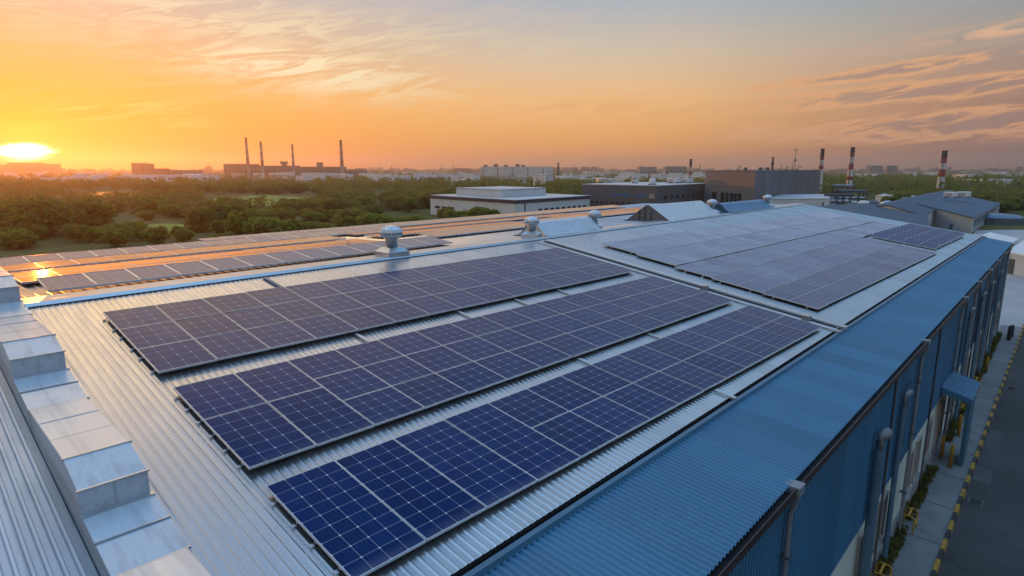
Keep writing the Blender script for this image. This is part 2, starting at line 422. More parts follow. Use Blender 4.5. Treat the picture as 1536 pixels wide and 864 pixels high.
mb = MB(); mb.hexa([Fx(YE-.02,-.25,0),Fx(YE-.02,-2.0,0),Fx(YE,-2.0,0),Fx(YE,-.25,0)],[Fx(YE-.02,-.0,ZE-.03),Fx(YE-.02,-1.5,ZE+.1),Fx(YE,-1.5,ZE+.1),Fx(YE,0,ZE-.03)])
P_(mb, 'gable_cladding', M['bluwall'])
# corner boards
mb = MB(); mb.hexa([Fx(YE-.25,-.02,0),Fx(YE+.03,-.02,0),Fx(YE+.03,.05,0),Fx(YE-.25,.05,0)],[Fx(YE-.25,-.02,ZE-.14),Fx(YE+.03,-.02,ZE-.14),Fx(YE+.03,.05,ZE-.14),Fx(YE-.25,.05,ZE-.14)])
P_(mb, 'corner_board', M['bluflash'])
# windows and doors of the lower wall
def window(y, w, z0, z1, door=False):
    f = MB()
    for (a,b,c,d) in ((y-w/2,y-w/2+.06,z0,z1),(y+w/2-.06,y+w/2,z0,z1),(y-w/2+.06,y+w/2-.06,z1-.06,z1),(y-w/2+.06,y+w/2-.06,z0,z0+.06),(y-.02,y+.02,z0+.06,z1-.06)):
        f.hexa([Fx(a,-.03,c),Fx(b,-.03,c),Fx(b,.03,c),Fx(a,.03,c)],[Fx(a,-.03,d),Fx(b,-.03,d),Fx(b,.03,d),Fx(a,.03,d)])
    o = P_(f, 'door' if door else 'window', M['winframe'])
    g = MB(); g.hexa([Fx(y-w/2+.05,-.04,z0+.05),Fx(y+w/2-.05,-.04,z0+.05),Fx(y+w/2-.05,-.012,z0+.05),Fx(y-w/2+.05,-.012,z0+.05)],
                     [Fx(y-w/2+.05,-.04,z1-.05),Fx(y+w/2-.05,-.04,z1-.05),Fx(y+w/2-.05,-.012,z1-.05),Fx(y-w/2+.05,-.012,z1-.05)])
    c_ = g.build('leaf' if door else 'pane', M['glass']); c_.parent = o
    if not door:
        s_ = MB(); s_.hexa([Fx(y-w/2-.05,-.02,z0-.06),Fx(y+w/2+.05,-.02,z0-.06),Fx(y+w/2+.05,.09,z0-.06),Fx(y-w/2-.05,.09,z0-.06)],
                           [Fx(y-w/2-.05,-.02,z0),Fx(y+w/2+.05,-.02,z0),Fx(y+w/2+.05,.08,z0),Fx(y-w/2-.05,.08,z0)])
        c_ = s_.build('sill', M['plinth']); c_.parent = o
for y, w in ((15.9,.9),(18.0,.9),(21.6,.9),(23.0,.8),(25.0,.9),(31.2,1.0),(33.0,1.0),(35.4,1.0),(38.2,1.0),(40.8,1.0),(43.6,1.0),(46.6,1.0),(49.4,1.0)):
    window(y, w, .95, 2.35)
window(27.9, 1.3, .1, 2.3, True)
# translucent panel of lighter cladding
for y in (19.0, 36.5):
    mb = MB(); vs = []; fs = []
    for i in range(33):
        yy = y-.55+i*.1/3; o_ = (.045,.045,.075)[i%3]; vs += [Fx(yy,o_,2.85), Fx(yy,o_,5.3)]
        if i: fs.append((2*i-2,2*i,2*i+1,2*i-1))
    mb.add(vs, fs); P_(mb, 'rooflight_sheet', mat('grp_sheet', (.06,.13,.20), .45, 0, .3, 2, stretch=(1,1,.4)))
# downpipes with hopper heads
for y in (9.35, 20.4, 28.6, 33.0, 37.5, 41.5, 45.5, 49.0):
    mb = MB(); mb.tube([Fx(y,.17,ZE-.36),Fx(y,.12,ZE-.5),Fx(y,.12,.25),Fx(y,.2,.12)], .045, 10)
    for z in (1.0, 2.6, 4.2): mb.tube([Fx(y,.12,z),Fx(y,.12,z+.06)], .056, 10)
    o = P_(mb, 'downpipe', M['pipe'], smooth=False)
    for z in (1.5, 3.4, 5.0):
        k_ = MB(); k_.hexa([Fx(y-.075,.01,z),Fx(y+.075,.01,z),Fx(y+.075,.19,z),Fx(y-.075,.19,z)],[Fx(y-.075,.01,z+.035),Fx(y+.075,.01,z+.035),Fx(y+.075,.19,z+.035),Fx(y-.075,.19,z+.035)]); c_ = k_.build('bracket', M['steel']); c_.parent = o
    hw = .11 if y < 15 else .075
    hmb = MB(); hmb.hexa([Fx(y-.05,.10,ZE-.36),Fx(y+.05,.10,ZE-.36),Fx(y+.05,.20,ZE-.36),Fx(y-.05,.20,ZE-.36)],
                         [Fx(y-hw,.04,ZE-.14),Fx(y+hw,.04,ZE-.14),Fx(y+hw,.25,ZE-.14),Fx(y-hw,.25,ZE-.14)])
    hmb.hexa([Fx(y-hw-.015,.02,ZE-.139),Fx(y+hw+.015,.02,ZE-.139),Fx(y+hw+.015,.265,ZE-.139),Fx(y-hw-.015,.265,ZE-.139)],
             [Fx(y-hw-.015,.02,ZE+.015),Fx(y+hw+.015,.02,ZE+.015),Fx(y+hw+.015,.265,ZE+.015),Fx(y-hw-.015,.265,ZE+.015)])
    c_ = hmb.build('hopper_head', M['pipe']); c_.parent = o
for y in (17.3, 24.0, 30.6, 35.2, 39.6, 43.5, 47.2):
    mb = MB(); mb.tube([Fx(y,.07,ZE-.16),Fx(y,.07,.2)], .03, 8); P_(mb, 'cable_conduit', M['steel'])
# round ducts with cowls
for y, r, zt in ((15.4,.115,5.0),(18.2,.07,5.2),(31.6,.07,5.2),(36.0,.07,5.2),(40.0,.07,5.2),(44.6,.07,5.2)):
    mb = MB(); mb.tube([Fx(y,.08+r,.3),Fx(y,.08+r,zt-.28)], r, 16)
    for z in (1.4,2.9,4.0): mb.tube([Fx(y,.08+r,z),Fx(y,.08+r,z+.05)], r*1.08, 16)
    o = P_(mb, 'vent_duct', M['bluepipe'], smooth=False)
    cw = MB(); c0 = .08+r
    pts = [Fx(y,c0,zt-.3),Fx(y,c0,zt-.1),Fx(y+.03,c0+.03,zt+.02),Fx(y+.12,c0+.05,zt+.09),Fx(y+.26,c0+.06,zt+.06)]
    cw.tube(pts, [r*.75,r*.8,r*1.05,r*1.15,r*1.1], 14)
    c_ = cw.build('cowl', M['pipe'], smooth=True); c_.parent = o
# faint painted notices on the blue wall
mb = MB()
for (z, n) in ((4.9,5),(4.55,4),(3.75,3)):
    for k in range(n):
        y = 29.3+k*.16+random.uniform(-.02,.02)
        mb.hexa([Fx(y,.025,z),Fx(y+.11,.025,z),Fx(y+.11,.044,z),Fx(y,.044,z)],[Fx(y,.025,z+.2),Fx(y+.1,.025,z+.16),Fx(y+.1,.044,z+.16),Fx(y,.044,z+.2)])
P_(mb, 'wall_lettering', M['navy'])
# entrance canopy
can = MB()
can.hexa([Fx(26.2,.06,3.02),Fx(28.7,.06,3.02),Fx(28.7,1.0,2.84),Fx(26.2,1.0,2.84)],[Fx(26.2,.06,3.26),Fx(28.7,.06,3.26),Fx(28.7,1.02,3.0),Fx(26.2,1.02,3.0)])
co = P_(can, 'entrance_canopy', M['bluroof'])
pm = MB(); pm.hexa([Fx(27.0,.82,0),Fx(28.0,.82,0),Fx(28.0,.95,0),Fx(27.0,.95,0)],[Fx(26.7,.82,2.86),Fx(28.4,.82,2.86),Fx(28.4,.95,2.84),Fx(26.7,.95,2.84)])
c_ = pm.build('canopy_post', M['bluflash']); c_.parent = co
for k in range(9):
    sm = MB(); y = 26.3+k*.285; sm.hexa([Fx(y,.07,3.255),Fx(y+.03,.07,3.255),Fx(y+.03,1.01,2.998),Fx(y,1.01,2.998)],[Fx(y,.07,3.285),Fx(y+.03,.07,3.285),Fx(y+.03,1.01,3.028),Fx(y,1.01,3.028)])
    c_ = sm.build('roof_seam', M['bluroof']); c_.parent = co
# expansion joint across the roof
mb = MB()
def rp(Y, x, dz): return (x, Y, zroof(x)+dz)
x0, x1 = -5.0, -16.55
for (Ya, Yb, h) in ((18.55,18.72,.05),(19.05,19.35,.075)):
    mb.hexa([rp(Ya,x0,-.02),rp(Yb,x0,-.02),rp(Yb,x1,-.02),rp(Ya,x1,-.02)],[rp(Ya,x0,h),rp(Yb,x0,h),rp(Yb,x1,h),rp(Ya,x1,h)])
P_(mb, 'expansion_joint', M['flash'])
mb = MB(); mb.hexa([rp(11.55,-4.91,.0),rp(11.66,-4.91,.0),rp(11.66,-5.35,.0),rp(11.55,-5.35,.0)],[rp(11.55,-4.91,.05),rp(11.66,-4.91,.05),rp(11.66,-5.35,.05),rp(11.55,-5.35,.05)])
P_(mb, 'sheet_lap', M['flash'])

# cables along the joint
for k, (Y, r) in enumerate(((18.86,.018),(18.95,.012))):
    mb = MB(); mb.tube([rp(Y,x1+.1,r+.03),rp(Y+.03,-13,r+.03),rp(Y,-9.2,r+.03),rp(Y+.02,-5.2,r+.03)], r, 8)
    o = mb.build('cable_conduit', M['dark'])
    tag(o, ('thick','thin')[k]+' dark conduit running down the roof joint between the two panel fields', 'conduit')

for k, (Y, x, lab) in enumerate(((18.82,-9.3,'grey junction box at the roof joint below the ridge row'),(18.82,-6.0,'grey junction box at the roof joint near the lowest row'))):
    mb = MB(); mb.box(x-.11,x+.11,Y-.09,Y+.09,zroof(x)+.03,zroof(x)+.16); r = mb.build('junction_box', M['pipe']); tag(r, lab, 'junction box')
    f = MB(); f.box(x-.12,x+.12,Y-.1,Y+.1,zroof(x)+.161,zroof(x)+.175); f.build('lid', M['galv'], r)
# left neighbour roof
ann = empty('annex_building', (-9,-3,0))
tag(ann, 'lower metal annex roof with broad standing seams left of the stepped parapet', 'building')
mb = MB()
W = [(-9.0,0),(-.2,0)]
k = 0
def zl(x): return zroof(x)-.22
ys = []
y = -8.0
i = 0
while y < 1.02:
    ys += [(y,0),(y+.015,.05),(y+.045,.05),(y+.06,0)]
    y += (.13 if -.05 < y else .30)
ys.append((1.06,0)); ys.append((1.07,-.12)); ys.append((1.19,-.12))
vs = []; fs = []
for i,(yy,dz) in enumerate(ys):
    vs += [(-3.2,yy,zl(-3.2)+dz),(-17.0,yy,zl(-17.0)+dz)]
    if i: fs.append((2*i-2,2*i,2*i+1,2*i-1))
mb.add(vs, fs); P_(mb, 'roof', M['roof2'], ann)
mb = MB(); mb.add([(-3.4,-8,0),(-3.4,1.1,0),(-3.4,1.1,zl(-3.4)-.02),(-3.4,-8,zl(-3.4)-.02)],[(0,1,2,3)])
mb.add([(-3.4,-7.99,0),(-3.4,-7.99,zl(-3.4)-.02),(-17,-7.99,zl(-17)-.02),(-17,-7.99,0)],[(0,1,2,3)])
mb.add([(-16.9,-8,0),(-16.9,1.1,0),(-16.9,1.1,zl(-16.9)-.02),(-16.9,-8,zl(-16.9)-.02)],[(3,2,1,0)]); P_(mb, 'wall', M['pale'], ann)

# ------------------------------------------------------------------ solar panels
def panel_frame(w, d, bars=()):
    mb = MB(); t = .009; h = .038
    mb.box(-w/2, w/2, -d/2, -d/2+t, -h, 0); mb.box(-w/2, w/2, d/2-t, d/2, -h, 0)
    mb.box(-w/2, -w/2+t, -d/2+t, d/2-t, -h, 0); mb.box(w/2-t, w/2, -d/2+t, d/2-t, -h, 0)
    for b in bars: mb.box(-w/2+t, w/2-t, b-.009, b+.009, -.012, -.0015)
    return mb.mesh('panel_frame', M['alu'])
def panel_glass(w, d, nu, nv):
    t = .012; x, y = w/2-t, d/2-t; z = -.004
    me = bpy.data.meshes.new('panel_glass')
    me.from_pydata([(-x,-y,z),(x,-y,z),(x,y,z),(-x,y,z),(-x,-y,z-.02),(x,-y,z-.02),(x,y,z-.02),(-x,y,z-.02)], [], [(0,1,2,3),(7,6,5,4)])
    uv = me.uv_layers.new(name='cells'); c = [(0,0),(nu,0),(nu,nv),(0,nv)]
    for i in range(8): uv.data[i].uv = c[i%4] if i < 4 else c[3-i%4]
    me.materials.append(M['pv']); return me
LIB = {}
def pv_meshes(w, d, nv, mid):
    k = (round(w,3), round(d,3), nv, mid)
    if k not in LIB: LIB[k] = (panel_frame(w, d, (0,) if mid else ()), panel_glass(w, d, 4, nv))
    return LIB[k]
NPAN = [0]
def panel(u, w0, w1, pitch, nv, mid, label, group, tilt=0., lift=0., sheen_dust=0.):
    wc, d = (w0+w1)/2, (w1-w0)-.006
    root = bpy.data.objects.new('solar_panel', None); COL.objects.link(root); root.empty_display_size = .2
    ax = Vector((0,1,0)); ay = Vector((-CS,0,SN)); az = Vector((SN,0,CS))
    Mx = Matrix((ax,ay,az)).transposed().to_4x4()
    Mx = Matrix.Translation((-5.399-wc*CS+az.x*lift, 3.0759+u+pitch/2, CH-4.4234+wc*SN+az.z*lift)) @ Mx @ Matrix.Rotation(tilt, 4, 'Y') \
         @ Matrix.Rotation(random.gauss(0,.004), 4, 'Y') @ Matrix.Rotation(random.gauss(0,.004), 4, 'X')
    root.matrix_world = Mx
    tag(root, label, 'solar panel', group)
    fm, gm = pv_meshes(pitch-.010, d, nv, mid)
    for n, me in (('frame',fm),('glass',gm)):
        o = bpy.data.objects.new(n, me); COL.objects.link(o); o.parent = root
        if n == 'glass': o.color = (max(0,sheen_dust+.005+.0035*min(u,15)*(u<16)+random.gauss(0,.005 if sheen_dust < .1 else .045)),0,0,1)  # painted sky reflection, paler along the near rows, varied per panel
    NPAN[0] += 1
PT = 1.0167
for b in range(15):
    n = ORD[b]
    g = 'solar panels in the three near rows'
    if b < 4: panel(b*PT, 0, 2.14, PT, 9, False, f'long blue panel {n} from the left in the row beside the blue roof', g)
    else:
        panel(b*PT, 0, 1.07, PT, 5, False, f'lower panel of the {n} column from left, row beside the blue roof', g)
        panel(b*PT, 1.07, 2.14, PT, 5, False, f'upper panel of the {n} column from left, row beside the blue roof', g)
    if b < 2:
        panel(b*PT, 2.65, 4.28, PT, 6, False, f'lower panel of the {n} column from left, middle near row', g)
        panel(b*PT, 4.28, 5.63, PT, 5, False, f'upper panel of the {n} column from left, middle near row', g)
    else:
        for j, (a, c, nm) in enumerate(((2.65,3.64,'lowest'),(3.64,4.64,'centre'),(4.64,5.63,'topmost'))):
            panel(b*PT, a, c, PT, 4, False, f'{nm} panel of the {n} column from left, middle near row', g)
    for j, (a, c, nm) in enumerate(((6.36,7.55,'lowest'),(7.55,8.74,'centre'),(8.74,9.93,'topmost'))):
        panel(b*PT, a, c, PT, 4, False, f'{nm} panel of the {n} column from left, near row under the ridge', g)
g = 'solar panels in the far field beyond the roof joint'
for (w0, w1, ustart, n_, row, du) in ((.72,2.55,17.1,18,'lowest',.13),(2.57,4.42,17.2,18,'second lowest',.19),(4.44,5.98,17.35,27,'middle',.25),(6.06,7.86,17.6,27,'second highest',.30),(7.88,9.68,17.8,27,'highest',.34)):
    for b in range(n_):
        panel(ustart+b*PT, w0, w1, PT, 8, True, f'pale panel {ORD[b]} from the roof joint, {row} row of the far field', g, sheen_dust=du*1.9+b*.008)  # reflected sky painted into the glass, paler row by row
for (w0, w1, row) in ((1.03,2.64,'lower'),(2.66,4.3,'upper')):
    for b in range(9):
        panel(36.75+b*PT, w0, w1, PT, 8, True, f'deep blue panel {ORD[b]} from the pale field, {row} row at far roof end', 'deep blue panels at the far end of the roof', tilt=rad(-10), lift=.07, sheen_dust=.07)
# mounting rails
def rail(u0, u1, w, label, group):
    mb = MB()
    def T(x, y, z): return (-5.399-(w+y)*CS+SN*z, 3.0759+x, CH-4.4234+(w+y)*SN+CS*z)
    mb.box(u0+.01, u1-.01, -.02, .02, -.085, -.042, T=T)
    x = u0-.03
    while x < u1: mb.box(x-.025, x+.025, -.03, .03, -.135, -.085, T=T); x += 1.0167
    o = mb.build('mounting_rail', M['alu']); tag(o, label, 'rail', group)
for (ws, nm) in (((.3,.85,1.3,1.85),'row beside the blue roof'),((2.9,3.4,3.9,4.4,4.9,5.4),'middle near row'),((6.6,7.3,7.8,8.5,9.0,9.7),'near row under the ridge')):
    for i, w in enumerate(ws): rail(0, 15.25, w, f'aluminium mounting rail, {ORD[i]} from below under the panels of the {nm}', 'mounting rails under the near rows')
for i, w in enumerate((1.1,2.2,3.0,4.1,4.8,5.5,6.5,7.5,8.3,9.3)):
    rail(17.3 if w < 6 else 18.0, 35 if w < 4.3 else 44.5, w, f'aluminium mounting rail, {ORD[i]} from below under the far panel field', 'mounting rails under the far field')
# panels on the rear slope, seen almost edge on
mb = MB(); gl = []
def rearquad(Y0, Y1, xa, xb_, dz0, dz1): pass
vs = []; fs = []; fr = MB(); uvs = []
rows = [(-18.0,-19.5,2.6,16.2),(-20.35,-21.75,2.4,14.6),(-21.8,-23.2,2.4,14.6),(-23.9,-25.4,2.4,14.6),(-26.2,-27.6,2.4,20.),(-20.6,-22.2,17.0,24.0),(-23.0,-24.6,15.8,26.),(-25.3,-26.9,15.8,34.),(-28.0,-29.4,10.,44.),(-22.2,-23.8,27.,44.),(-24.4,-26.,30.,46.)]
TILT = {-18.0:.17, -26.2:.13, -20.6:.10, -28.0:.12, -22.2:.06, -23.9:.05}
for (xa, xe, Ya, Yb) in rows:
    Y = Ya
    while Y+1.0 <= Yb+.01:
        sk = -.03*(Y-3)
        z0, z1 = zback(xa+sk,Y)+.14, zback(xe+sk,Y)+.14+TILT.get(xa,0)
        j = random.gauss(0,.003)
        o = len(vs)
        vs += [(xa+sk,Y+.01,z0+j),(xa+sk,Y+.99,z0+j),(xe+sk,Y+.99,z1-j),(xe+sk,Y+.01,z1-j)]; fs.append((o,o+1,o+2,o+3)); uvs += [(0,0),(4,0),(4,6),(0,6)]
        for (p, q) in (((xa+sk+.0,Y),(xa+sk-.03,Y+1)),((xe+sk+.03,Y),(xe+sk,Y+1))):
            z = z0 if p[0] > (xa+xe)/2+sk else z1
            fr.box(min(p[0],q[0]), max(p[0],q[0]), Y+.005, Y+.995, z-.05, z+.004)
        for yy in (Y+.0, Y+.975):
            fr.hexa([(xa+sk-.03,yy,z0-.05),(xa+sk-.03,yy+.025,z0-.05),(xe+sk+.03,yy+.025,z1-.05),(xe+sk+.03,yy,z1-.05)],
                    [(xa+sk-.03,yy,z0+.003),(xa+sk-.03,yy+.025,z0+.003),(xe+sk+.03,yy+.025,z1+.003),(xe+sk+.03,yy,z1+.003)])
        Y += 1.0
me = bpy.data.meshes.new('rear_panel_field'); me.from_pydata(vs, [], fs); uv = me.uv_layers.new(name='cells')
for i, c in enumerate(uvs): uv.data[i].uv = c
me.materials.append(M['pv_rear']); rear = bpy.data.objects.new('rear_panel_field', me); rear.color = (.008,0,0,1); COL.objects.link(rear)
tag(rear, 'low rows of panels on the rear roof slope behind the ridge, seen almost edge on', 'solar panels', kind='stuff')
o = fr.build('frame', M['alu'], rear)
# cable trays crossing the gaps between rows
for k, (u, w0, w1, where) in enumerate(((3.98,5.66,6.33,'left of the two gaps crossing, near the row under the ridge'),(7.0,5.66,6.33,''),(9.1,5.66,6.33,''),(11.0,5.66,6.33,''),(7.3,2.18,2.62,''),(10.2,2.18,2.62,''),(4.1,9.98,11.15,''))):
    mb = MB()
    def T(x, y, z): return (-5.399-y*CS+SN*z, 3.0759+x, CH-4.4234+y*SN+CS*z)
    mb.box(u-.03, u+.03, w0, w1, -.115, -.075, T=T); mb.box(u-.04, u+.04, w0+.02, w1-.02, -.075, -.068, T=T)
    o = mb.build('cable_tray', M['flash'] if k < 6 else M['bluflash'])
    lab = ['slim cable tray nearest the left end, crossing the gap below the ridge row','slim cable tray second from left in the gap below the ridge row','slim cable tray third from left in the gap below the ridge row',
      'slim cable tray farthest right in the gap below the ridge row','slim cable tray in the lower gap, nearer the left end','slim cable tray in the lower gap, nearer the roof joint','dark tray climbing from the top row to the ridge'][k]
    tag(o, lab, 'cable tray', 'cable trays across the gaps')

# ------------------------------------------------------------------ roof ventilators and monitors
def turbine_parts():
    base = MB()
    base.hexa([(-.42,-.42,-.30),(.42,-.42,-.30),(.42,.42,-.30),(-.42,.42,-.30)],[(-.42,-.42,.06),(.42,-.42,.06),(.42,.42,.06),(-.42,.42,.06)])
    base.hexa([(-.42,-.42,.061),(.42,-.42,.061),(.42,.42,.061),(-.42,.42,.061)],[(-.22,-.22,.2),(.22,-.22,.2),(.22,.22,.2),(-.22,.22,.2)])
    neck = MB(); neck.lathe([(.2,.18),(.2,.46),(.25,.48),(.25,.5)], n=20)
    head = MB(); n = 26
    prof = [(.22,.5),(.32,.54),(.38,.62),(.385,.70),(.34,.80),(.24,.87),(.2,.89)]
    head.lathe(prof, n=44, wob=-.075)
    head.lathe([(.2,.885),(.17,.905),(.05,.93)], n=26)
    return base, neck, head
tb, tn, th = turbine_parts()
t0 = empty('turbine_ventilator')
tb.build('base_curb', M['flash'], t0); tn.build('neck', M['galv'], t0, True); th.build('turbine_head', M['galv'], t0, False)
for i, (Y, x, sc, lab) in enumerate(((11.9,-17.15,1.0,'silver turbine ventilator standing alone on the ridge behind the near rows'),
        (19.3,-17.5,.85,'silver turbine ventilator at the left end of the pale curved roof monitor'),
        (24.4,-18.0,.85,'silver turbine ventilator at the right end of the pale curved roof monitor'),
        (37.2,-18.2,.9,'white-topped turbine ventilator at the left end of the blue roof monitor'),
        (45.8,-18.1,.9,'turbine ventilator at the far right end of the blue roof monitor'))):
    o = t0 if i == 0 else copy_tree(t0)
    o.location = (x, Y, zback(x, Y)+.16); o.scale = (sc,sc,sc); o.rotation_euler.z = i*.4
    tag(o, lab, 'ventilator', 'turbine ventilators on the ridge')
def monitor(Y0, Y1, xc, hw, h, curved, name, label, mroof, mend, skew=-.02):
    root = empty(name, (xc, (Y0+Y1)/2, zback(xc,(Y0+Y1)/2))); tag(root, label, 'roof monitor')
    z0 = zback(xc,(Y0+Y1)/2)
    if curved: prof = [(-hw,.02),(-hw*.8,.06),(-hw*.55,.2*h/.5),(-hw*.3,h*.88),(0,h),(hw*.3,h*.88),(hw*.6,.22*h/.5),(hw*.85,.09),(hw*1.15,.05)]
    else: prof = [(-hw,.0),(-hw*.12,h),(hw*.02,h),(hw,.05)]
    mb = MB(); vs = []; fs = []; L = Y1-Y0; nseg = 4
    for j in range(nseg+1):
        for (x, z) in prof: vs.append((x+skew*L*(j/nseg-.5), -L/2+L*j/nseg, z+.05))
    n = len(prof)
    for j in range(nseg):
        for i in range(n-1): fs.append((j*n+i,(j+1)*n+i,(j+1)*n+i+1,j*n+i+1))
    mb.add(vs, fs)
    o = mb.build('roof_sheet', mroof, root); sl = o.modifiers.new('s','SOLIDIFY'); sl.thickness = .02
    for yy in (-L/2+.03, L/2-.03):
        e = MB(); s_ = skew*yy
        e.add([(x+s_, yy, z+.035) for x, z in prof]+[(prof[-1][0]+s_,yy,-.3),(prof[0][0]+s_,yy,-.3)], [tuple(range(n+2))]); e.build('end_panel', mend, root)
    s_ = MB()
    for j in range(1,nseg):
        yy = -L/2+L*j/nseg
        for i in range(n-1):
            (a,za),(b,zb) = prof[i], prof[i+1]; k_ = skew*yy
            s_.hexa([(a+k_,yy-.012,za+.05),(b+k_,yy-.012,zb+.05),(b+k_,yy+.012,zb+.05),(a+k_,yy+.012,za+.05)],[(a+k_,yy-.012,za+.075),(b+k_,yy-.012,zb+.075),(b+k_,yy+.012,zb+.075),(a+k_,yy+.012,za+.075)])
    s_.build('sheet_seam', M['flash'], root)
    c = MB(); c.box(-hw-.1, hw*1.2, -L/2-.1, L/2+.1, -.25, .03); c.build('curb', M['bluflash'], root)
    return root
monitor(19.9, 24.0, -18.1, .85, .62, True, 'roof_monitor', 'pale curved sheet metal roof monitor between two turbine ventilators', M['sheet'], M['flash'])
gm_ = monitor(30.2, 36.6, -18.6, 1.35, .85, False, 'roof_monitor', 'gabled roof monitor with dark grey end and bright silver slope', M['sheet'], M['grey2'])
monitor(38.0, 45.4, -18.3, .9, .62, True, 'roof_monitor', 'blue painted roof monitor farthest along the ridge', mat('blue_monitor', (.07,.20,.33), .4, .2, .2, 1.5), M['bluflash'])
d = MB(); d.box(-.55,-.52,-3.23,-3.17,.05,.62); d.box(.2,.23,-3.23,-3.17,.05,.55); d.box(-.18,-.15,-3.23,-3.17,.05,.8); d.build('end_trim', M['steel'], gm_)

# ------------------------------------------------------------------ ground, road, walk, kerb
def sheet(name, pts, z, m, kind='structure'):
    mb = MB(); mb.add([(p[0],p[1],z) for p in pts], [tuple(range(len(pts)))]); o = mb.build(name, m); o['kind'] = kind; return o
R_ = 4200
sheet('ground', [(R_*math.cos(2*math.pi*k/64), R_*math.sin(2*math.pi*k/64)) for k in range(64)], 0, M['ground'])
def strip(name, y0, y1, a, b, z, m): return sheet(name, [Fx(y0,a,0),Fx(y0,b,0),Fx(y1,b,0),Fx(y1,a,0)], z, m)
strip('road', -40, 66, 1.30, 9.5, .008, M['road'])
mb = MB(); mb.hexa([Fx(-10,.02,0),Fx(55,.02,0),Fx(55,1.18,0),Fx(-10,1.18,0)],[Fx(-10,.02,.12),Fx(55,.02,.12),Fx(55,1.18,.12),Fx(-10,1.18,.12)])
mb.build('pavement', M['pavement'])['kind'] = 'structure'
mb = MB()
for k in range(24): mb.hexa([Fx(-8+k*2.6,.4,.1201),Fx(-7.975+k*2.6,.4,.1201),Fx(-7.975+k*2.6,1.17,.1201),Fx(-8+k*2.6,1.17,.1201)],[Fx(-8+k*2.6,.4,.124),Fx(-7.975+k*2.6,.4,.124),Fx(-7.975+k*2.6,1.17,.124),Fx(-8+k*2.6,1.17,.124)])
mb.build('pavement_joints', M['gutin'])['kind'] = 'structure'
mb = MB()
for k in range(100):
    y = -10+k*.66
    if y > 58: break
    mb.hexa([Fx(y,1.18,0),Fx(y+.655,1.18,0),Fx(y+.655,1.30,0),Fx(y,1.30,0)],[Fx(y,1.18,.15),Fx(y+.655,1.18,.15),Fx(y+.655,1.285,.15),Fx(y,1.285,.15)], k%2)
kb = mb.build('kerb', [M['yellow'], M['black']]); tag(kb, kind='structure')
strip('road_joint', -40, 66, 4.9, 4.93, .012, M['gutin'])
sheet('road_crack', [Fx(20.2,1.31,0),Fx(20.23,1.31,0),Fx(17.0,6.0,0),Fx(16.96,6.0,0)], .0125, M['gutin'])
for i, (ya, yb) in enumerate(((26.3,27.7),(27.9,29.4),(29.6,32.2))): strip('road_patch', ya, yb, 1.32, 1.85, .013, M['patch'])
for y, o_, lab in ((24.2,1.62,'iron drain grate in the road beside the kerb, nearer one'),(39.0,1.62,'iron drain grate in the road beside the kerb, farther one')):
    mb = MB(); mb.hexa([Fx(y,o_-.2,.009),Fx(y+.55,o_-.2,.009),Fx(y+.55,o_+.2,.009),Fx(y,o_+.2,.009)],[Fx(y,o_-.2,.018),Fx(y+.55,o_-.2,.018),Fx(y+.55,o_+.2,.018),Fx(y,o_+.2,.018)])
    r = mb.build('drain_grate', M['steel']); tag(r, lab, 'drain grate')
    b_ = MB()
    for k in range(7): b_.hexa([Fx(y+.05+k*.07,o_-.16,.018),Fx(y+.08+k*.07,o_-.16,.018),Fx(y+.08+k*.07,o_+.16,.018),Fx(y+.05+k*.07,o_+.16,.018)],[Fx(y+.05+k*.07,o_-.16,.028),Fx(y+.08+k*.07,o_-.16,.028),Fx(y+.08+k*.07,o_+.16,.028),Fx(y+.05+k*.07,o_+.16,.028)])
    b_.build('grate_bars', M['black'], r)
# planting strip with low hedge plants
def leaf_quads(centers, sizes, seed, up=.3):
    rng = np.random.default_rng(seed); c = np.asarray(centers); n = len(c)
    nrm = rng.normal(size=(n,3)); nrm[:,2] = np.abs(nrm[:,2])+up; nrm /= np.linalg.norm(nrm,axis=1)[:,None]
    a = np.cross(nrm, rng.normal(size=(n,3))); a /= np.linalg.norm(a,axis=1)[:,None]; b = np.cross(nrm, a)
    s = np.asarray(sizes)[:,None]
    return np.stack([c-a*s-b*s*.6, c+a*s-b*s*.7, c+a*s*.8+b*s*.7, c-a*s*.7+b*s*.6], 1).reshape(-1,3)
def quads_obj(name, V, m, parent=None):
    n = len(V)//4; me = bpy.data.meshes.new(name)
    me.vertices.add(len(V)); me.vertices.foreach_set('co', V.astype('f4').ravel())
    me.loops.add(4*n); me.loops.foreach_set('vertex_index', np.arange(4*n, dtype='i4'))
    me.polygons.add(n); me.polygons.foreach_set('loop_start', np.arange(n, dtype='i4')*4)
    me.polygons.foreach_set('loop_total', np.full(n,4,'i4'))
    me.materials.append(m); me.update(calc_edges=True); me.validate()
    o = bpy.data.objects.new(name, me); COL.objects.link(o)
    if parent: o.parent = parent
    return o
cs, ss = [], []
for (ya, yb) in ((6,16.9),(17.6,20.6),(21.3,26.2),(29.2,37),(38,51)):
    for _ in range(int((yb-ya)*130)):
        y = random.uniform(ya,yb); h = .13+(.3+.14*math.sin(y*2.1)+.1*math.sin(y*5))*random.random()
        cs.append(Fx(y, random.uniform(.07,.34), h)); ss.append(random.uniform(.03,.075))
tag(quads_obj('planting_strip', leaf_quads([tuple(c) for c in cs], ss, 3), leaf_mat('hedge_leaves', (.03,.035,.010), (.10,.085,.02))),
    'low leafy planting strip along the foot of the blue clad wall', 'plants', kind='stuff')
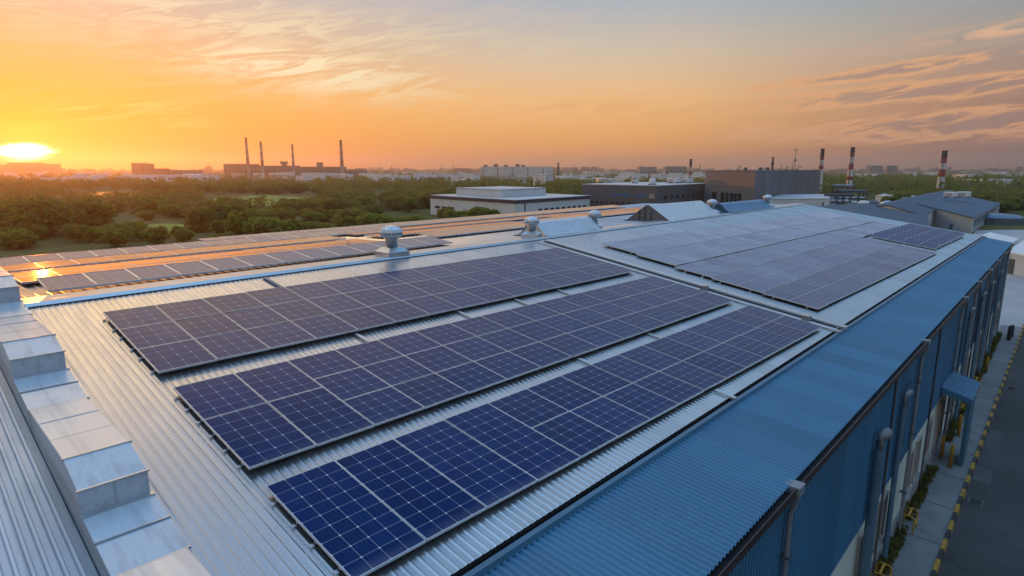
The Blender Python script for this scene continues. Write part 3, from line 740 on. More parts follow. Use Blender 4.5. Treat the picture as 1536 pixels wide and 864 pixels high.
# yellow pipe guards, bollards, dark posts
def guard(y):
    mb = MB(); z = .12
    for yy in (y-.28, y+.28): mb.tube([Fx(yy,.10,z),Fx(yy,.10,z+.48),Fx(yy,.16,z+.55),Fx(yy,.38,z+.55),Fx(yy,.44,z+.48),Fx(yy,.44,z)], .022, 8)
    mb.tube([Fx(y-.28,.44,z+.3),Fx(y+.28,.44,z+.3)], .035, 8); mb.tube([Fx(y-.28,.27,z+.555),Fx(y+.28,.27,z+.555)], .035, 8)
    return mb.build('pipe_guard', M['yellow'])
for y, lab in ((17.25,'yellow tube guard at the wall foot, nearest the camera'),(20.95,'yellow tube guard second from the camera, at the wall foot before the windows'),(32.6,'yellow tube guard at the wall foot beyond the entrance canopy'),(37.5,'yellow tube guard at the wall foot, farthest along the pavement')):
    tag(guard(y), lab, 'pipe guard', 'yellow pipe guards along the wall')
for y, o_, lab in ((26.6,.62,'yellow bollard in front of the entrance canopy, on the pavement side'),(27.3,.25,'yellow bollard beside the wall under the entrance canopy'),(30.2,.45,'yellow bollard just past the entrance canopy'),(41.0,.4,'yellow bollard far along the pavement beyond the canopy')):
    mb = MB(); p = Fx(y,o_,.12); mb.lathe([(.06,0),(.06,.85),(.045,.92),(.01,.94)], p, 14)
    r = empty('bollard', p); b_ = mb.build('post', M['yellow'], r, True); b_.matrix_parent_inverse = Matrix.Translation(p).inverted()
    f_ = MB(); f_.lathe([(.1,0),(.1,.02),(.065,.03)], p, 14); c_ = f_.build('foot_plate', M['steel'], r); c_.matrix_parent_inverse = Matrix.Translation(p).inverted()
    tag(r, lab, 'bollard', 'yellow bollards near the entrance')
for y, o_, h, lab in ((50.2,.75,.95,'taller dark post at the far end of the pavement'),(51.3,.80,.8,'shorter dark post at the far end of the pavement')):
    mb = MB(); p = Fx(y,o_,.12); mb.lathe([(.12,0),(.12,h*.75),(.09,h*.8),(.11,h*.86),(.1,h)], p, 12); tag(mb.build('post', M['dark']), lab, 'post')

# ------------------------------------------------------------------ yard, meadow, pond
sheet('yard', [at(1440,60),at(1500,44),at(1560,33),at(1900,25),at(2050,60),at(1900,118),at(1470,112)], .006, M['yard'])
sheet('meadow', [at(150,112),at(345,108),at(340,121),at(240,126),at(150,120)], .012, M['meadow'])
sheet('meadow', [at(300,188),at(475,190),at(480,235),at(395,265),at(320,235)], .012, M['meadow'])
sheet('meadow', [at(-30,150),at(60,150),at(110,165),at(40,185),at(-30,180)], .012, M['meadow'])
sheet('pond', [at(105,268),at(200,243),at(215,262),at(185,308),at(130,300)], .012, M['water'])
sheet('meadow', [at(1350,190),at(1600,180),at(1600,230),at(1380,240)], .012, M['meadow'])

# ------------------------------------------------------------------ background buildings
def bld(name, label, cat, L, C, Rr, h, mw, mr, parts=(), base=0, parapet=.25, z0=0):
    """L, C, R: left end, near corner and right end of the footprint"""
    L, C, Rr = Vector(L), Vector(C), Vector(Rr); Bk = L+Rr-C
    root = empty(name, (C.x, C.y, 0)); tag(root, label, cat)
    def part(mb, n, m):
        o = mb.build(n, m, root); o.matrix_parent_inverse = Matrix.Translation(root.location).inverted(); return o
    ring = [L, C, Rr, Bk]
    mb = MB(); mb.hexa([(p.x,p.y,z0) for p in ring], [(p.x,p.y,z0+h) for p in ring]); part(mb, 'wall', mw)
    ctr = sum(ring, Vector())/4
    mb = MB(); ins = [p+(ctr-p).normalized()*.25 for p in ring]; out = [p+(p-ctr).normalized()*.12 for p in ring]
    mb.hexa([(p.x,p.y,z0+h+.003) for p in out], [(p.x,p.y,z0+h+parapet) for p in out]); part(mb, 'roof', mr)
    return root, part, ring
def on_wall(A, B, s0, s1, z0, z1, proud=.06, depth=.1):
    """box set on the wall from A to B (outward = right of A->B), s in metres"""
    d = (B-A).normalized(); n = Vector((d.y,-d.x,0)); mb = MB()
    P = lambda s, o_, z: (A.x+d.x*s+n.x*o_, A.y+d.y*s+n.y*o_, z)
    mb.hexa([P(s0,-depth,z0),P(s1,-depth,z0),P(s1,proud,z0),P(s0,proud,z0)],[P(s0,-depth,z1),P(s1,-depth,z1),P(s1,proud,z1),P(s0,proud,z1)])
    return mb
# white hall with navy fascia
L, C, Rr = at(645,152), at(773,128), at(885,150)
root, part, ring = bld('white_hall', 'white two-tier hall with navy fascia behind trees beyond the solar roof', 'building', L, C, Rr, 4.6, M['offwhite'], M['paleroof'], parapet=.12)
for A, B in ((L,C),(C,Rr)): part(on_wall(A,B,0,(B-A).length,3.95,4.62,.15), 'fascia', M['navy'])
for k in range(3): part(on_wall(L,C,2+k*3.0,4+k*3.0,1.7,2.2), 'window', M['glass'])
for k in range(9): part(on_wall(C,Rr,8+k*2.2,9.2+k*2.2,1.9,2.5), 'window', M['glass'])
part(on_wall(L,C,5,6.6,0,1.5), 'door', M['steel']); part(on_wall(C,Rr,3,3.3,0,4,.12), 'downpipe', M['steel'])
u1_, u2_ = (C-L).normalized(), (Rr-C).normalized()
q = [L+u1_*5+u2_*5, L+u1_*5+u2_*5+u1_*17, L+u1_*22+u2_*22, L+u1_*5+u2_*22]
mb = MB(); mb.hexa([(p.x,p.y,4.75) for p in q],[(p.x,p.y,6.35) for p in q]); up = part(mb, 'upper_storey', M['offwhite'])
mb = MB(); cq = sum(q,Vector())/4; qq = [p+(p-cq).normalized()*.2 for p in q]; mb.hexa([(p.x,p.y,6.353) for p in qq],[(p.x,p.y,6.5) for p in qq]); part(mb, 'upper_roof', M['paleroof'])
# grey office block
L, C, Rr = at(873,158), at(985,143), at(1062,166)
root, part, ring = bld('grey_office', 'dark grey clad office block with two bands of small windows and a pale roof', 'building', L, C, Rr, 7.1, M['grey'], M['paleroof'], parapet=.18)
Lw, Rw = (C-L).length, (Rr-C).length
for k in range(16): part(on_wall(L,C,1.2+k*1.55,2.2+k*1.55,2.6,3.1), 'window', M['glass'])
for k in range(9): part(on_wall(L,C,8+k*1.6,9.3+k*1.6,.9,1.8), 'window', M['glass'])
for k in range(6): part(on_wall(C,Rr,4+k*3.2,5.6+k*3.2,4.0,4.8), 'window', M['glass'])
part(on_wall(L,C,0,Lw,3.55,3.62,.05), 'cladding_joint', M['steel']); part(on_wall(L,C,0,9,5.2,5.32,.05), 'cladding_joint', M['steel'])
sg = MB()
for k in range(9):
    if k == 5: continue
    s0 = Lw*.42+k*1.15; t_ = on_wall(L,C,s0,s0+.8+.2*(k%2),4.45+.1*(k%3),5.1+.15*(k%2),.12); sg.add(t_.v, t_.f)
part(sg, 'blue_lettering', M['blusign'])
part(on_wall(L,C,Lw*.42+10.6,Lw*.42+12,4.3,5.3,.12), 'sign_board', M['winframe'])
def unit(px, D, z, w, dp, h, name, label, m, cat='roof unit', round_=False):
    p = at(px, D, z); root = empty(name, p, -PSI*.3); tag(root, label, cat)
    mb = MB()
    if round_: mb.lathe([(w/2,.25),(w/2,h*.7),(w*.42,h*.9),(w*.2,h)], n=16)
    else:
        mb.box(-w/2,w/2,-dp/2,dp/2,.2,h)
    o = mb.build('casing', m, root); bv = o.modifiers.new('b','BEVEL'); bv.width = min(w,h)*.06
    for sx in (-1,1): f = MB(); f.box(sx*w*.4-.06, sx*w*.4+.06, -dp*.45, dp*.45, 0, .2); f.build('skid', M['steel'], root)
    lv = MB()
    for k in range(4): lv.box(-w*.35,w*.35,-dp/2-.03,-dp/2+.01,.35+k*h*.15,.35+k*h*.15+h*.06)
    if not round_: lv.build('louvre', M['steel'], root)
    return root
unit(978,150,7.28,1.6,1.6,1.5,'air_unit','round white air unit on the grey office roof',M['white'],round_=True)
unit(952,165,7.28,1.5,1.2,.9,'air_unit','small pale air unit behind the round one on the office roof',M['white'])
unit(1010,166,7.28,3.0,2,1.3,'air_unit','long white air unit near the red and white chimney on the office roof',M['white'])
unit(1028,168,7.28,3.6,2,1.1,'air_unit','wide low white unit right of the chimney on the office roof',M['offwhite'])
# tall grey hall
L, C, Rr = at(1057,160), at(1131,143), at(1229,190)
root, part, ring = bld('grey_hall', 'tall grey hall with high dark door openings, the highest block behind the solar roof', 'building', L, C, Rr, 10.35, M['grey2'], M['grey'], parapet=.3)
Lw, Rw = (C-L).length, (Rr-C).length
for a, b in ((.17,.26),(.36,.43),(.46,.52),(.55,.61),(.63,.69),(.71,.77)): part(on_wall(L,C,Lw*a,Lw*b,.3,5.3), 'tall_window', M['glass'])
for a, b, z in ((.06,.1,4.2),(.12,.16,5.2),(.18,.22,4.2)): part(on_wall(C,Rr,Rw*a,Rw*b,1.2,z), 'tall_window', M['glass'])
for z in (6.9, 9.2):
    part(on_wall(L,C,0,Lw,z,z+.07,.05), 'cladding_joint', M['steel']); part(on_wall(C,Rr,0,Rw,z,z+.07,.05), 'cladding_joint', M['steel'])
for k in range(1,9): part(on_wall(C,Rr,Rw*k/9,Rw*k/9+.08,0,10.2,.04), 'cladding_seam', M['grey'])
# low white building with plant in front of the grey hall
L, C, Rr = at(1150,138), at(1243,140), at(1252,165)
root, part, ring = bld('white_plant_building', 'low white flat building attached right of the tall grey hall', 'building', L, C, Rr, 4.3, M['offwhite'], M['paleroof'], parapet=.15)
for k in range(7): part(on_wall(L,C,1.5+k*1.9,2.6+k*1.9,1.4,2.3), 'window', M['glass'])
part(on_wall(L,C,11.6,12.7,0,2.4), 'door', M['steel']); part(on_wall(L,C,13.6,14,2.6,3.6), 'louvre', M['steel'])
# pipe racks
def rack(px, D, w, h, label, nlev=3, seed=0):
    rng = random.Random(seed); p = at(px, D); root = empty('pipe_rack', p, PSI); tag(root, label, 'pipe rack')
    f = MB(); n = 4
    for i in range(n):
        for yy in (0, 3): x = -w/2+w*i/(n-1); f.box(x-.12,x+.12,yy-.12,yy+.12,0,h)
    for j in range(nlev):
        z = h*(j+1)/nlev-.1; f.box(-w/2,w/2,-.1,.1,z-.12,z+.12); f.box(-w/2,w/2,2.9,3.1,z-.12,z+.12)
    f.build('steel_frame', M['steel'], root)
    for j in range(nlev):
        z = h*(j+1)/nlev-.1; pm = MB()
        for k in range(3):
            r = rng.uniform(.12,.3); yy = .4+k*.9; pm.tube([(-w/2-.5,yy,z+.15+r),(w/2+.4,yy,z+.15+r)], r, 8)
            x = rng.uniform(-w/2,w/2); pm.tube([(x,yy,0),(x,yy,z+.15)], r*.7, 8)
        pm.build('pipe_run', (M['pipe'],M['galv'],M['steel'])[j%3], root)
    v = MB()
    for k in range(3):
        x = rng.uniform(-w*.4,w*.4); v.lathe([(.5,.1),(.5,h*.5),(.3,h*.6)], (x,-.9,0), 10)
    v.build('vessel', M['galv'], root)
rack(1262,150,5,4.6,'dark steel pipe rack right of the white plant building',3,1)
rack(1283,158,6,5.2,'second pipe rack at the foot of the striped chimney',3,2)
rack(1268,163,4,6.4,'tallest pipe rack behind the other two',4,3)
def tank(px, D, r, h, label, m, legs=False, dome=.3, z=0):
    p = at(px, D, z); root = empty('storage_tank', p); tag(root, label, 'tank')
    mb = MB(); mb.lathe([(r,0),(r,h),(r*.75,h+r*dome*.7),(r*.3,h+r*dome),(.05,h+r*dome*1.05)], n=24); mb.build('shell', m, root, False)
    b = MB()
    for k in range(3): b.lathe([(r*1.015,h*(k+1)/4),(r*1.015,h*(k+1)/4+.15)], n=24)
    b.build('hoop', M['steel'], root)
    l = MB(); l.box(r-.02,r+.15,-.25,-.2,0,h); l.box(r-.02,r+.15,.2,.25,0,h)
    for k in range(int(h/.5)): l.box(r+.05,r+.1,-.2,.2,k*.5+.2,k*.5+.25)
    l.build('ladder', M['steel'], root)
tank(1297,140,1.2,3.6,'white vertical process tank beside the pipe racks',M['white'])
tank(1310,146,1.6,3.0,'dark domed process tank behind the white one',M['steel'],dome=.5)
tank(1333,150,1.7,2.4,'low round pale tank right of the process tanks',M['galv'],dome=.6)
# sheds on the right
def gable_shed(name, label, L, C, Rr, h, rise, mw, mr, one_slope=True, cat='shed'):
    L, C, Rr = Vector(L), Vector(C), Vector(Rr); Bk = L+Rr-C
    root = empty(name, (C.x,C.y,0)); tag(root, label, cat)
    def part(mb, n, m):
        o = mb.build(n, m, root); o.matrix_parent_inverse = Matrix.Translation(root.location).inverted(); return o
    hl = h+rise if one_slope else h
    lo = [(p.x,p.y,0) for p in (L,C,Rr,Bk)]; hi = [(L.x,L.y,hl),(C.x,C.y,h),(Rr.x,Rr.y,h),(Bk.x,Bk.y,hl)]
    mb = MB(); mb.hexa(lo, hi)
    if not one_slope:
        m1, m2 = (L+C)/2, (Bk+Rr)/2
        mb.add([(L.x,L.y,h),(C.x,C.y,h),(m1.x,m1.y,h+rise),(Bk.x,Bk.y,h),(Rr.x,Rr.y,h),(m2.x,m2.y,h+rise)], [(0,1,2),(3,5,4)])
    part(mb, 'wall', mw)
    d1, d2 = (C-L).normalized()*.35, (Rr-C).normalized()*.35
    mb = MB()
    def sl(pa, za, pb, zb):           # roof slab from line a to line b
        a0, a1 = pa[0]-d2, pa[1]+d2; b0, b1 = pb[0]-d2, pb[1]+d2
        mb.hexa([(a0.x,a0.y,za+.02),(b0.x,b0.y,zb+.02),(b1.x,b1.y,zb+.02),(a1.x,a1.y,za+.02)],[(a0.x,a0.y,za+.16),(b0.x,b0.y,zb+.16),(b1.x,b1.y,zb+.16),(a1.x,a1.y,za+.16)])
    if one_slope: sl((L-d1,Bk-d1), hl+.02, (C+d1,Rr+d1), h-.03)
    else:
        sl((L-d1,Bk-d1), h-.05, (m1,m2), h+rise); sl((m1+d1*.001,m2+d1*.001), h+rise, (C+d1,Rr+d1), h-.05)
    part(mb, 'roof', mr)
    return root, part, (L,C,Rr,Bk)
root, part, rg = gable_shed('sloping_roof_shed', 'pale walled shed with blue grey sloping roof at the right beyond the solar roof', at(1378,122), at(1464,107), at(1503,152), 2.6, 1.55, M['shedwall'], M['shedroof'])
L, C, Rr, Bk = rg
for k in range(6): part(on_wall(C,Rr,2+k*7.2,6+k*7.2,.9,1.9), 'window', M['bluflash'])
part(on_wall(C,Rr,2,45,2.0,2.12,.3), 'awning', M['steel']); part(on_wall(L,C,9.5,10.3,0,1.2), 'door', M['bluflash'])
root, part, rg = gable_shed('blue_ridge_shed', 'long low shed with blue grey ridge roof left of the pale shed', at(1285,118), at(1384,104), at(1458,178), 3.3, 1.3, M['offwhite'], M['tealroof'], one_slope=False)
unit(1426,140,4.6,2.0,2,1.3,'air_unit','white box unit left on the blue ridge shed roof',M['white']); unit(1446,142,4.5,2.2,2,1.4,'air_unit','white box unit right on the blue ridge shed roof',M['white'])
root, part, rg = gable_shed('teal_roof_hall', 'low hall with grey teal roof just past the far end of the solar roof', at(1165,96), at(1392,80), at(1392,112), 3.3, 1.0, M['tealwall'], M['tealroof'], one_slope=False)
root, part, ring = bld('white_store', 'long white flat roofed store behind the process tanks', 'building', at(1315,196), at(1390,172), at(1400,186), 2.6, M['white'], M['paleroof'], parapet=.12)
for k in range(5): part(on_wall(ring[0],ring[1],3+k*5,4+k*5,.9,1.6), 'window', M['glass'])
root, part, ring = bld('cream_kiosk', 'small pale block in front of the pipe racks', 'building', at(1276,116), at(1306,114), at(1312,122), 2.7, M['cream'], M['paleroof'], parapet=.1)
part(on_wall(ring[0],ring[1],1.5,2.2,.2,2.2), 'door', M['steel'])
# yard at the far right
root, part, ring = bld('white_yard_store', 'low white flat roofed store right behind the end of the blue roof', 'building', at(1462,78), at(1510,70), at(1535,80), 1.9, M['white'], M['white'], parapet=.2)
part(on_wall(ring[0],ring[1],1,2.2,0,1.6), 'door', M['steel'])
root, part, ring = bld('pale_yard_block', 'pale low block at the right edge of the yard', 'building', at(1516,66), at(1580,60), at(1600,70), 2.1, M['offwhite'], M['white'], parapet=.2)
part(on_wall(ring[0],ring[1],.8,1.6,0,1.6), 'door', M['steel'])
for i,(px,D,lab) in enumerate(((1500,126,'dark blue low tank roof beyond the yard'),)):
    tank(px, D, 4.5, 1.4, lab, M['bluflash'], dome=.15)
# chimneys
def chimney(px, D, h, r0, r1, bands, label, m1, m2, top, group=None):
    p = at(px, D); root = empty('chimney', p); tag(root, label, 'chimney', group)
    n = len(bands)-1
    for i in range(n):
        a, b, c = bands[i], bands[i+1], i
        mb = MB(); R0 = r0+(r1-r0)*a; R1 = r0+(r1-r0)*b
        mb.lathe([(R0,h*a),(R1,h*b-.01)], n=20)
        m = top if i == n-1 else (m1 if i % 2 == 0 else m2)
        mb.build('painted_band', m, root, False)
    c = MB(); c.lathe([(r1*1.18,h*.995),(r1*1.18,h*1.015),(r1*.8,h*1.016)], n=20); c.lathe([(r1*1.3,h*.93),(r1*1.3,h*.935)], n=20)
    c.build('rim', M['soot'], root)
    l = MB(); l.box(-.2,.2,-r0-.1,-r0*.9,0,.5)
    for k in range(12):
        a = k/12; l.box(-.15,.15,-(r0+(r1-r0)*a)-.15,-(r0+(r1-r0)*a)-.02,h*a,h*(a+.07))
    l.build('ladder', M['steel'], root)
g = 'red and white chimneys'
eq = lambda *a: list(a)
chimney(1411,235,hz(227,235),1.4,.85,eq(0,.22,.46,.62,.75,.87,1),'striped chimney standing alone at the right behind the pale shed',M['red'],M['chimwhite'],M['soot'],g)
chimney(1274,250,hz(222,250),1.25,.75,eq(0,.18,.34,.42,.56,.68,.82,.9,1),'striped chimney beside the pipe racks, right of the grey hall',M['red'],M['chimwhite'],M['soot'],g)
chimney(1229.5,250,hz(224,250),1.15,.65,eq(0,.10,.58,.66,.78,.86,1),'mostly white striped chimney right at the corner of the grey hall',M['red'],M['chimwhite'],M['soot'],g)
chimney(1035,420,hz(239,420),1.25,.8,eq(0,.25,.4,.55,.7,.8,1),'smallest striped chimney, rising behind the grey office roof',M['red'],M['chimwhite'],M['soot'],g)
def stack(px, D, y, r, label):
    p = at(px, D); h = hz(y, D); root = empty('exhaust_stack', p); tag(root, label, 'stack')
    mb = MB(); mb.lathe([(r,0),(r,h*.9),(r*.8,h*.92),(r*.8,h)], n=12); mb.build('pipe', M['steel'], root)
    b = MB(); b.lathe([(r*1.25,h*.86),(r*1.25,h*.9)], n=12); b.lathe([(r*1.2,h*.98),(r*1.2,h)], n=12); b.build('collar', M['soot'], root)
stack(1156,180,236,.32,'thin dark exhaust stack behind the grey hall roof')
# roof fittings on the grey hall
def mast(px, D, zb, y, label):
    p = at(px, D, zb); h = hz(y, D)-zb; root = empty('antenna_mast', p, .3); tag(root, label, 'antenna')
    mb = MB(); mb.tube([(0,0,0),(0,0,h)], .07, 6); mb.tube([(-.5,0,0),(-.5,0,h*.42)], .05, 6); mb.build('pole', M['steel'], root)
    d = MB(); d.lathe([(.05,h*.42),(.38,h*.46),(.4,h*.52),(.05,h*.55)], n=12)
    d.build('dish', M['pipe'], root)
    a = MB()
    for x in (-.28,.28): a.box(x-.03,x+.03,-.03,.03,h*.9,h*1.12)
    a.box(-.28,.28,-.025,.025,h*.96,h*.99); a.build('aerial', M['steel'], root)
mast(1189,165,10.6,224,'antenna mast with dish on the grey hall roof')
def fitting(px, D, zb, kind, label):
    p = at(px, D, zb); root = empty('roof_vent', p, .4); tag(root, label, 'roof vent')
    mb = MB()
    if kind == 'goose': mb.tube([(0,0,0),(0,0,.7),(.08,0,.9),(.3,0,1.0),(.55,0,.9),(.6,0,.7)], .1, 8)
    else: mb.lathe([(.3,0),(.3,.3),(.45,.35),(.4,.65),(.12,.8)], n=12)
    mb.build('pipe' if kind == 'goose' else 'cowl', M['steel'], root)
    c = MB(); c.box(-.4,.4,-.4,.4,-.02,.12); c.build('curb', M['grey'], root)
fitting(1176,160,10.64,'goose','gooseneck vent left of the antenna mast on the hall roof')
fitting(1194,162,10.64,'goose','gooseneck vent right of the antenna mast on the hall roof')
fitting(1138,155,10.64,'cowl','mushroom vent on the hall roof beside the thin stack')
fitting(1149,157,10.64,'cowl','second mushroom vent on the hall roof, right of the first')
fitting(1116,158,10.64,'cowl','mushroom vent farthest left on the hall roof')
fitting(1105,160,10.64,'goose','gooseneck vent at the left part of the hall roof')
# white tower and long block in the middle distance
root, part, ring = bld('white_tower', 'white tower block with ribbed front in the middle distance before the long plant', 'building', at(800,300), at(819,292), at(830,305), hz(263,296), M['white'], M['paleroof'], parapet=.3)
part(on_wall(ring[0],ring[1],2.0,2.6,0,7.6,.3), 'pilaster', M['offwhite']); part(on_wall(ring[0],ring[1],3.6,4.4,1.5,3.5), 'window', M['glass']); part(on_wall(ring[1],ring[2],.8,1.6,1.0,7.0), 'window', M['steel'])
D = 700; h = hz(250.5, D)
root, part, ring = bld('long_plant', 'long pale concrete plant on the horizon right of the four chimneys', 'building', at(721,D), at(826,D-20), at(829,D+50), h, M['offwhite'], M['offwhite'], parapet=.5)
Lw = (ring[1]-ring[0]).length
for k in range(14): part(on_wall(ring[0],ring[1],Lw*(k+.5)/14-.5,Lw*(k+.5)/14+.5,0,h*.97,.8), 'buttress', M['concrete'] if k%3 == 0 else M['offwhite'])
for k, f in enumerate((.06,.21,.35,.52,.6)):
    q = ring[0].lerp(ring[1], f); mb = MB(); mb.box(q.x-1.6,q.x+1.6,q.y,q.y+3,h,h+2.2+(k%2)); part(mb, 'roof_house', M['brickdark'])
q = ring[1]; mb = MB(); mb.lathe([(1.1,0),(.9,hz(244,D))], (q.x+4,q.y+8,0), 12); part(mb, 'stack', M['soot'])
# tanks on the right horizon
for px, w, lab in ((1311,11,'widest grey storage tank, left of the pair on the right horizon'),(1336.5,8,'second grey storage tank on the right horizon')):
    tank(px, 800, w/917*800*.95, hz(248.5,800), lab, M['concrete'], dome=.08)
# power plant with four tall chimneys
D = 800
for px, y, r, lab in ((373,207,2.4,'tall grey chimney farthest left of the four at the power plant'),(394.5,213,2.3,'second of the four tall plant chimneys from the left'),(441,217,2.0,'slim third tall plant chimney, right of the turbine hall'),(513.5,211,2.7,'stoutest plant chimney with reddish bands, farthest right of the four')):
    chimney(px, D, hz(y,D), r, r*.55, eq(0,.32,.5,.62,.72,.82,.9,1), lab, M['concrete'], M['brickdark'] if px < 500 else M['red'], M['soot'], 'tall chimneys of the power plant')
def pblock(px0, px1, D, y, name, label, m, dp=40, n=0, cat='building'):
    h = max(2.5, hz(y, D)); L, C = at(px0,D), at(px1,D); Rr = C+FW*dp
    root, part, ring = bld(name, label, cat, L, C, Rr, h, m, m, parapet=max(.3,h*.03))
    Lw = (C-L).length
    for k in range(n): part(on_wall(L,C,Lw*(k+.3)/n,Lw*(k+.65)/n,h*.35,h*.6,.15), 'window', M['glass'])
    return part, ring, h
pt, rg, h = pblock(336,372,D+30,246.5,'boiler_house','brown boiler house at the left end of the power plant',M['brickdark'],40,6)
pt, rg, h = pblock(374,436,D+25,249,'turbine_hall','long brown turbine hall between the left plant chimneys',M['brickdark'],40,9)
q = rg[0].lerp(rg[1],.68); mb = MB(); mb.lathe([(3,h),(3,h+2),(5,h+3),(5,h+6)],(q.x,q.y+10,0),12); pt(mb,'roof_tower',M['brickdark'])
pblock(452,468,D+20,250.5,'coal_bunker','small brown block right of the slim plant chimney',M['brickdark'],25,3)
pt, rg, h = pblock(473,511,D+20,250.5,'switch_house','brown block left of the stoutest plant chimney',M['brickdark'],30,6)
q = rg[0].lerp(rg[1],.06); mb = MB(); mb.box(q.x-3,q.x+3,q.y+2,q.y+8,h,h+6); pt(mb,'roof_tower',M['brickdark'])
pblock(516,543,D+40,254.8,'plant_store','dark low store at the right end of the power plant',M['brickdark'],30,4)
rngb = random.Random(5)
for i,(a,b,DD,y,lab,m) in enumerate(((416,434,700,258.5,'white workshop with rounded front below the turbine hall','white'),(453,490,690,259.5,'pale ribbed workshop below the plant, left of the stout chimney','offwhite'),(495,515,690,260.5,'low pale store at the foot of the stout chimney','offwhite'),
      (380,388,720,260,'tiny white house below the second chimney','white'),(344,358,720,260.5,'low pale shed below the boiler house','cream'),(172,195,560,264,'left wing of the long white warehouse past the pond','offwhite'),(195,318,540,263,'long white warehouse past the pond on the left','white'),
      (198,214,900,245,'twin tower block left on the horizon, the wider tower','brickdark'),(216.5,223,900,246,'narrow tower beside the twin block on the left horizon','brickdark'),(224,246,880,253,'low brown works right of the narrow tower','brickdark'),(248,296,820,255.5,'long dark warehouse on the left horizon','brickdark'),
      (12,36,1700,244.5,'broad block directly under the sun at left','brickdark'),(37,60,1700,244.5,'second broad block under the sun, right of the first','brickdark'),(66,86,1700,246,'smaller block right of the two under the sun','brickdark'),(-8,8,1700,247,'block at the far left edge under the sun','brickdark'),
      (575,612,520,264,'white shed left of centre beyond the wood','white'),(620,655,540,262.5,'long white shed right of centre beyond the wood','white'),(660,705,560,261.5,'pale warehouse left of the long plant','offwhite'),(742,800,480,266,'pale low warehouse in front of the long plant','cream'),(835,868,500,264.5,'white low shed right of the white tower','white'),
      (900,912,330,268.5,'small white house left over the grey office','white'),(917,926,330,269,'second small white house over the grey office','white'),(959,985,900,250.5,'low block on the horizon over the grey office','concrete'),(998,1030,850,250,'long works on the horizon near the small striped chimney','concrete'),
      (1450,1475,420,262.5,'small white shed in the fields at right','white'),(1476,1530,330,270,'long pale greenhouse roof in the fields at right','offwhite'),(1420,1600,300,281,'long low brick wall shed at right behind the trees','brickdark'))):
    pblock(a,b,DD,y,'shed' if 'shed' in lab else ('warehouse' if 'warehouse' in lab else 'block'),lab,M[m],16,5 if b-a > 15 else 2)

# ------------------------------------------------------------------ trees
def crown_pts(seed, n, rx, rz_, nclump=16, leaf=.28, flat=.8):
    rng = np.random.default_rng(seed); C_, S_ = [], []
    for _ in range(nclump):
        d = rng.normal(size=3); d /= np.linalg.norm(d); rr = rng.uniform(.35,.78)
        c = d*np.array([rx,rx,rz_])*rr
        if c[2] < -rz_*.3: c[:2] *= 1.15
        r = rng.uniform(.17,.50)*rx; m_ = int(n/nclump*(r/(.36*rx))**2)
        p = rng.normal(size=(m_,3)); p /= np.linalg.norm(p,axis=1)[:,None]; p *= (rng.uniform(.55,1.08,(m_,1)))*r
        p[:,2] *= .85
        C_.append(c+p); S_.append(rng.uniform(.55,1.25,m_)*leaf)
    return np.concatenate(C_), np.concatenate(S_)
def trunk_mesh(h, seed):
    rng = random.Random(seed); mb = MB(); r = h*.035
    mb.tube([(0,0,-.1),(.05*h*rng.uniform(-1,1)*.5,0,h*.3),(0,.03*h,h*.55),(.02*h,0,h*.8)],[r*1.4,r,r*.75,r*.3],8)
    for k in range(6):
        a = k*1.05+rng.random(); z = h*(.28+.07*k); l = h*rng.uniform(.2,.34)
        mb.tube([(0,0,z),(math.cos(a)*l*.5,math.sin(a)*l*.5,z+l*.35),(math.cos(a)*l,math.sin(a)*l,z+l*.75)],[r*.6,r*.4,r*.12],6)
    return mb.mesh('trunk', M['trunk'], True)
VAR = []
for s_ in range(7):
    rx = (2.6,2.2,3.0,2.0,2.8,1.7,3.3)[s_]; rz_ = (2.1,2.4,2.0,2.6,1.9,2.7,2.2)[s_]; hgt = rz_*2+.3
    c, sz = crown_pts(100+s_, 2600, rx, rz_, 20, .21); c[:,2] = np.maximum(c[:,2]+rz_-.1, .05+np.abs(c[:,2])*.1)
    V = leaf_quads(c, sz, s_)
    o = quads_obj('crown', V, M[('leafA','leafB','leafC')[s_%3]]); me = o.data; bpy.data.objects.remove(o)
    VAR.append((trunk_mesh(hgt, s_), me, hgt))
NT_ = [0]
def tree(px, D, h, v, label, group=None, wide=1.):
    p = at(px, D); tm, cm, hg = VAR[v]; sc = h/hg
    root = bpy.data.objects.new('tree', None); COL.objects.link(root); root.location = p
    root.rotation_euler.z = random.uniform(0,6.3); root.scale = (sc*wide, sc*wide, sc)
    for n, me in (('trunk',tm),('crown',cm)):
        o = bpy.data.objects.new(n, me); COL.objects.link(o); o.parent = root
    tag(root, label, 'tree', group); NT_[0] += 1
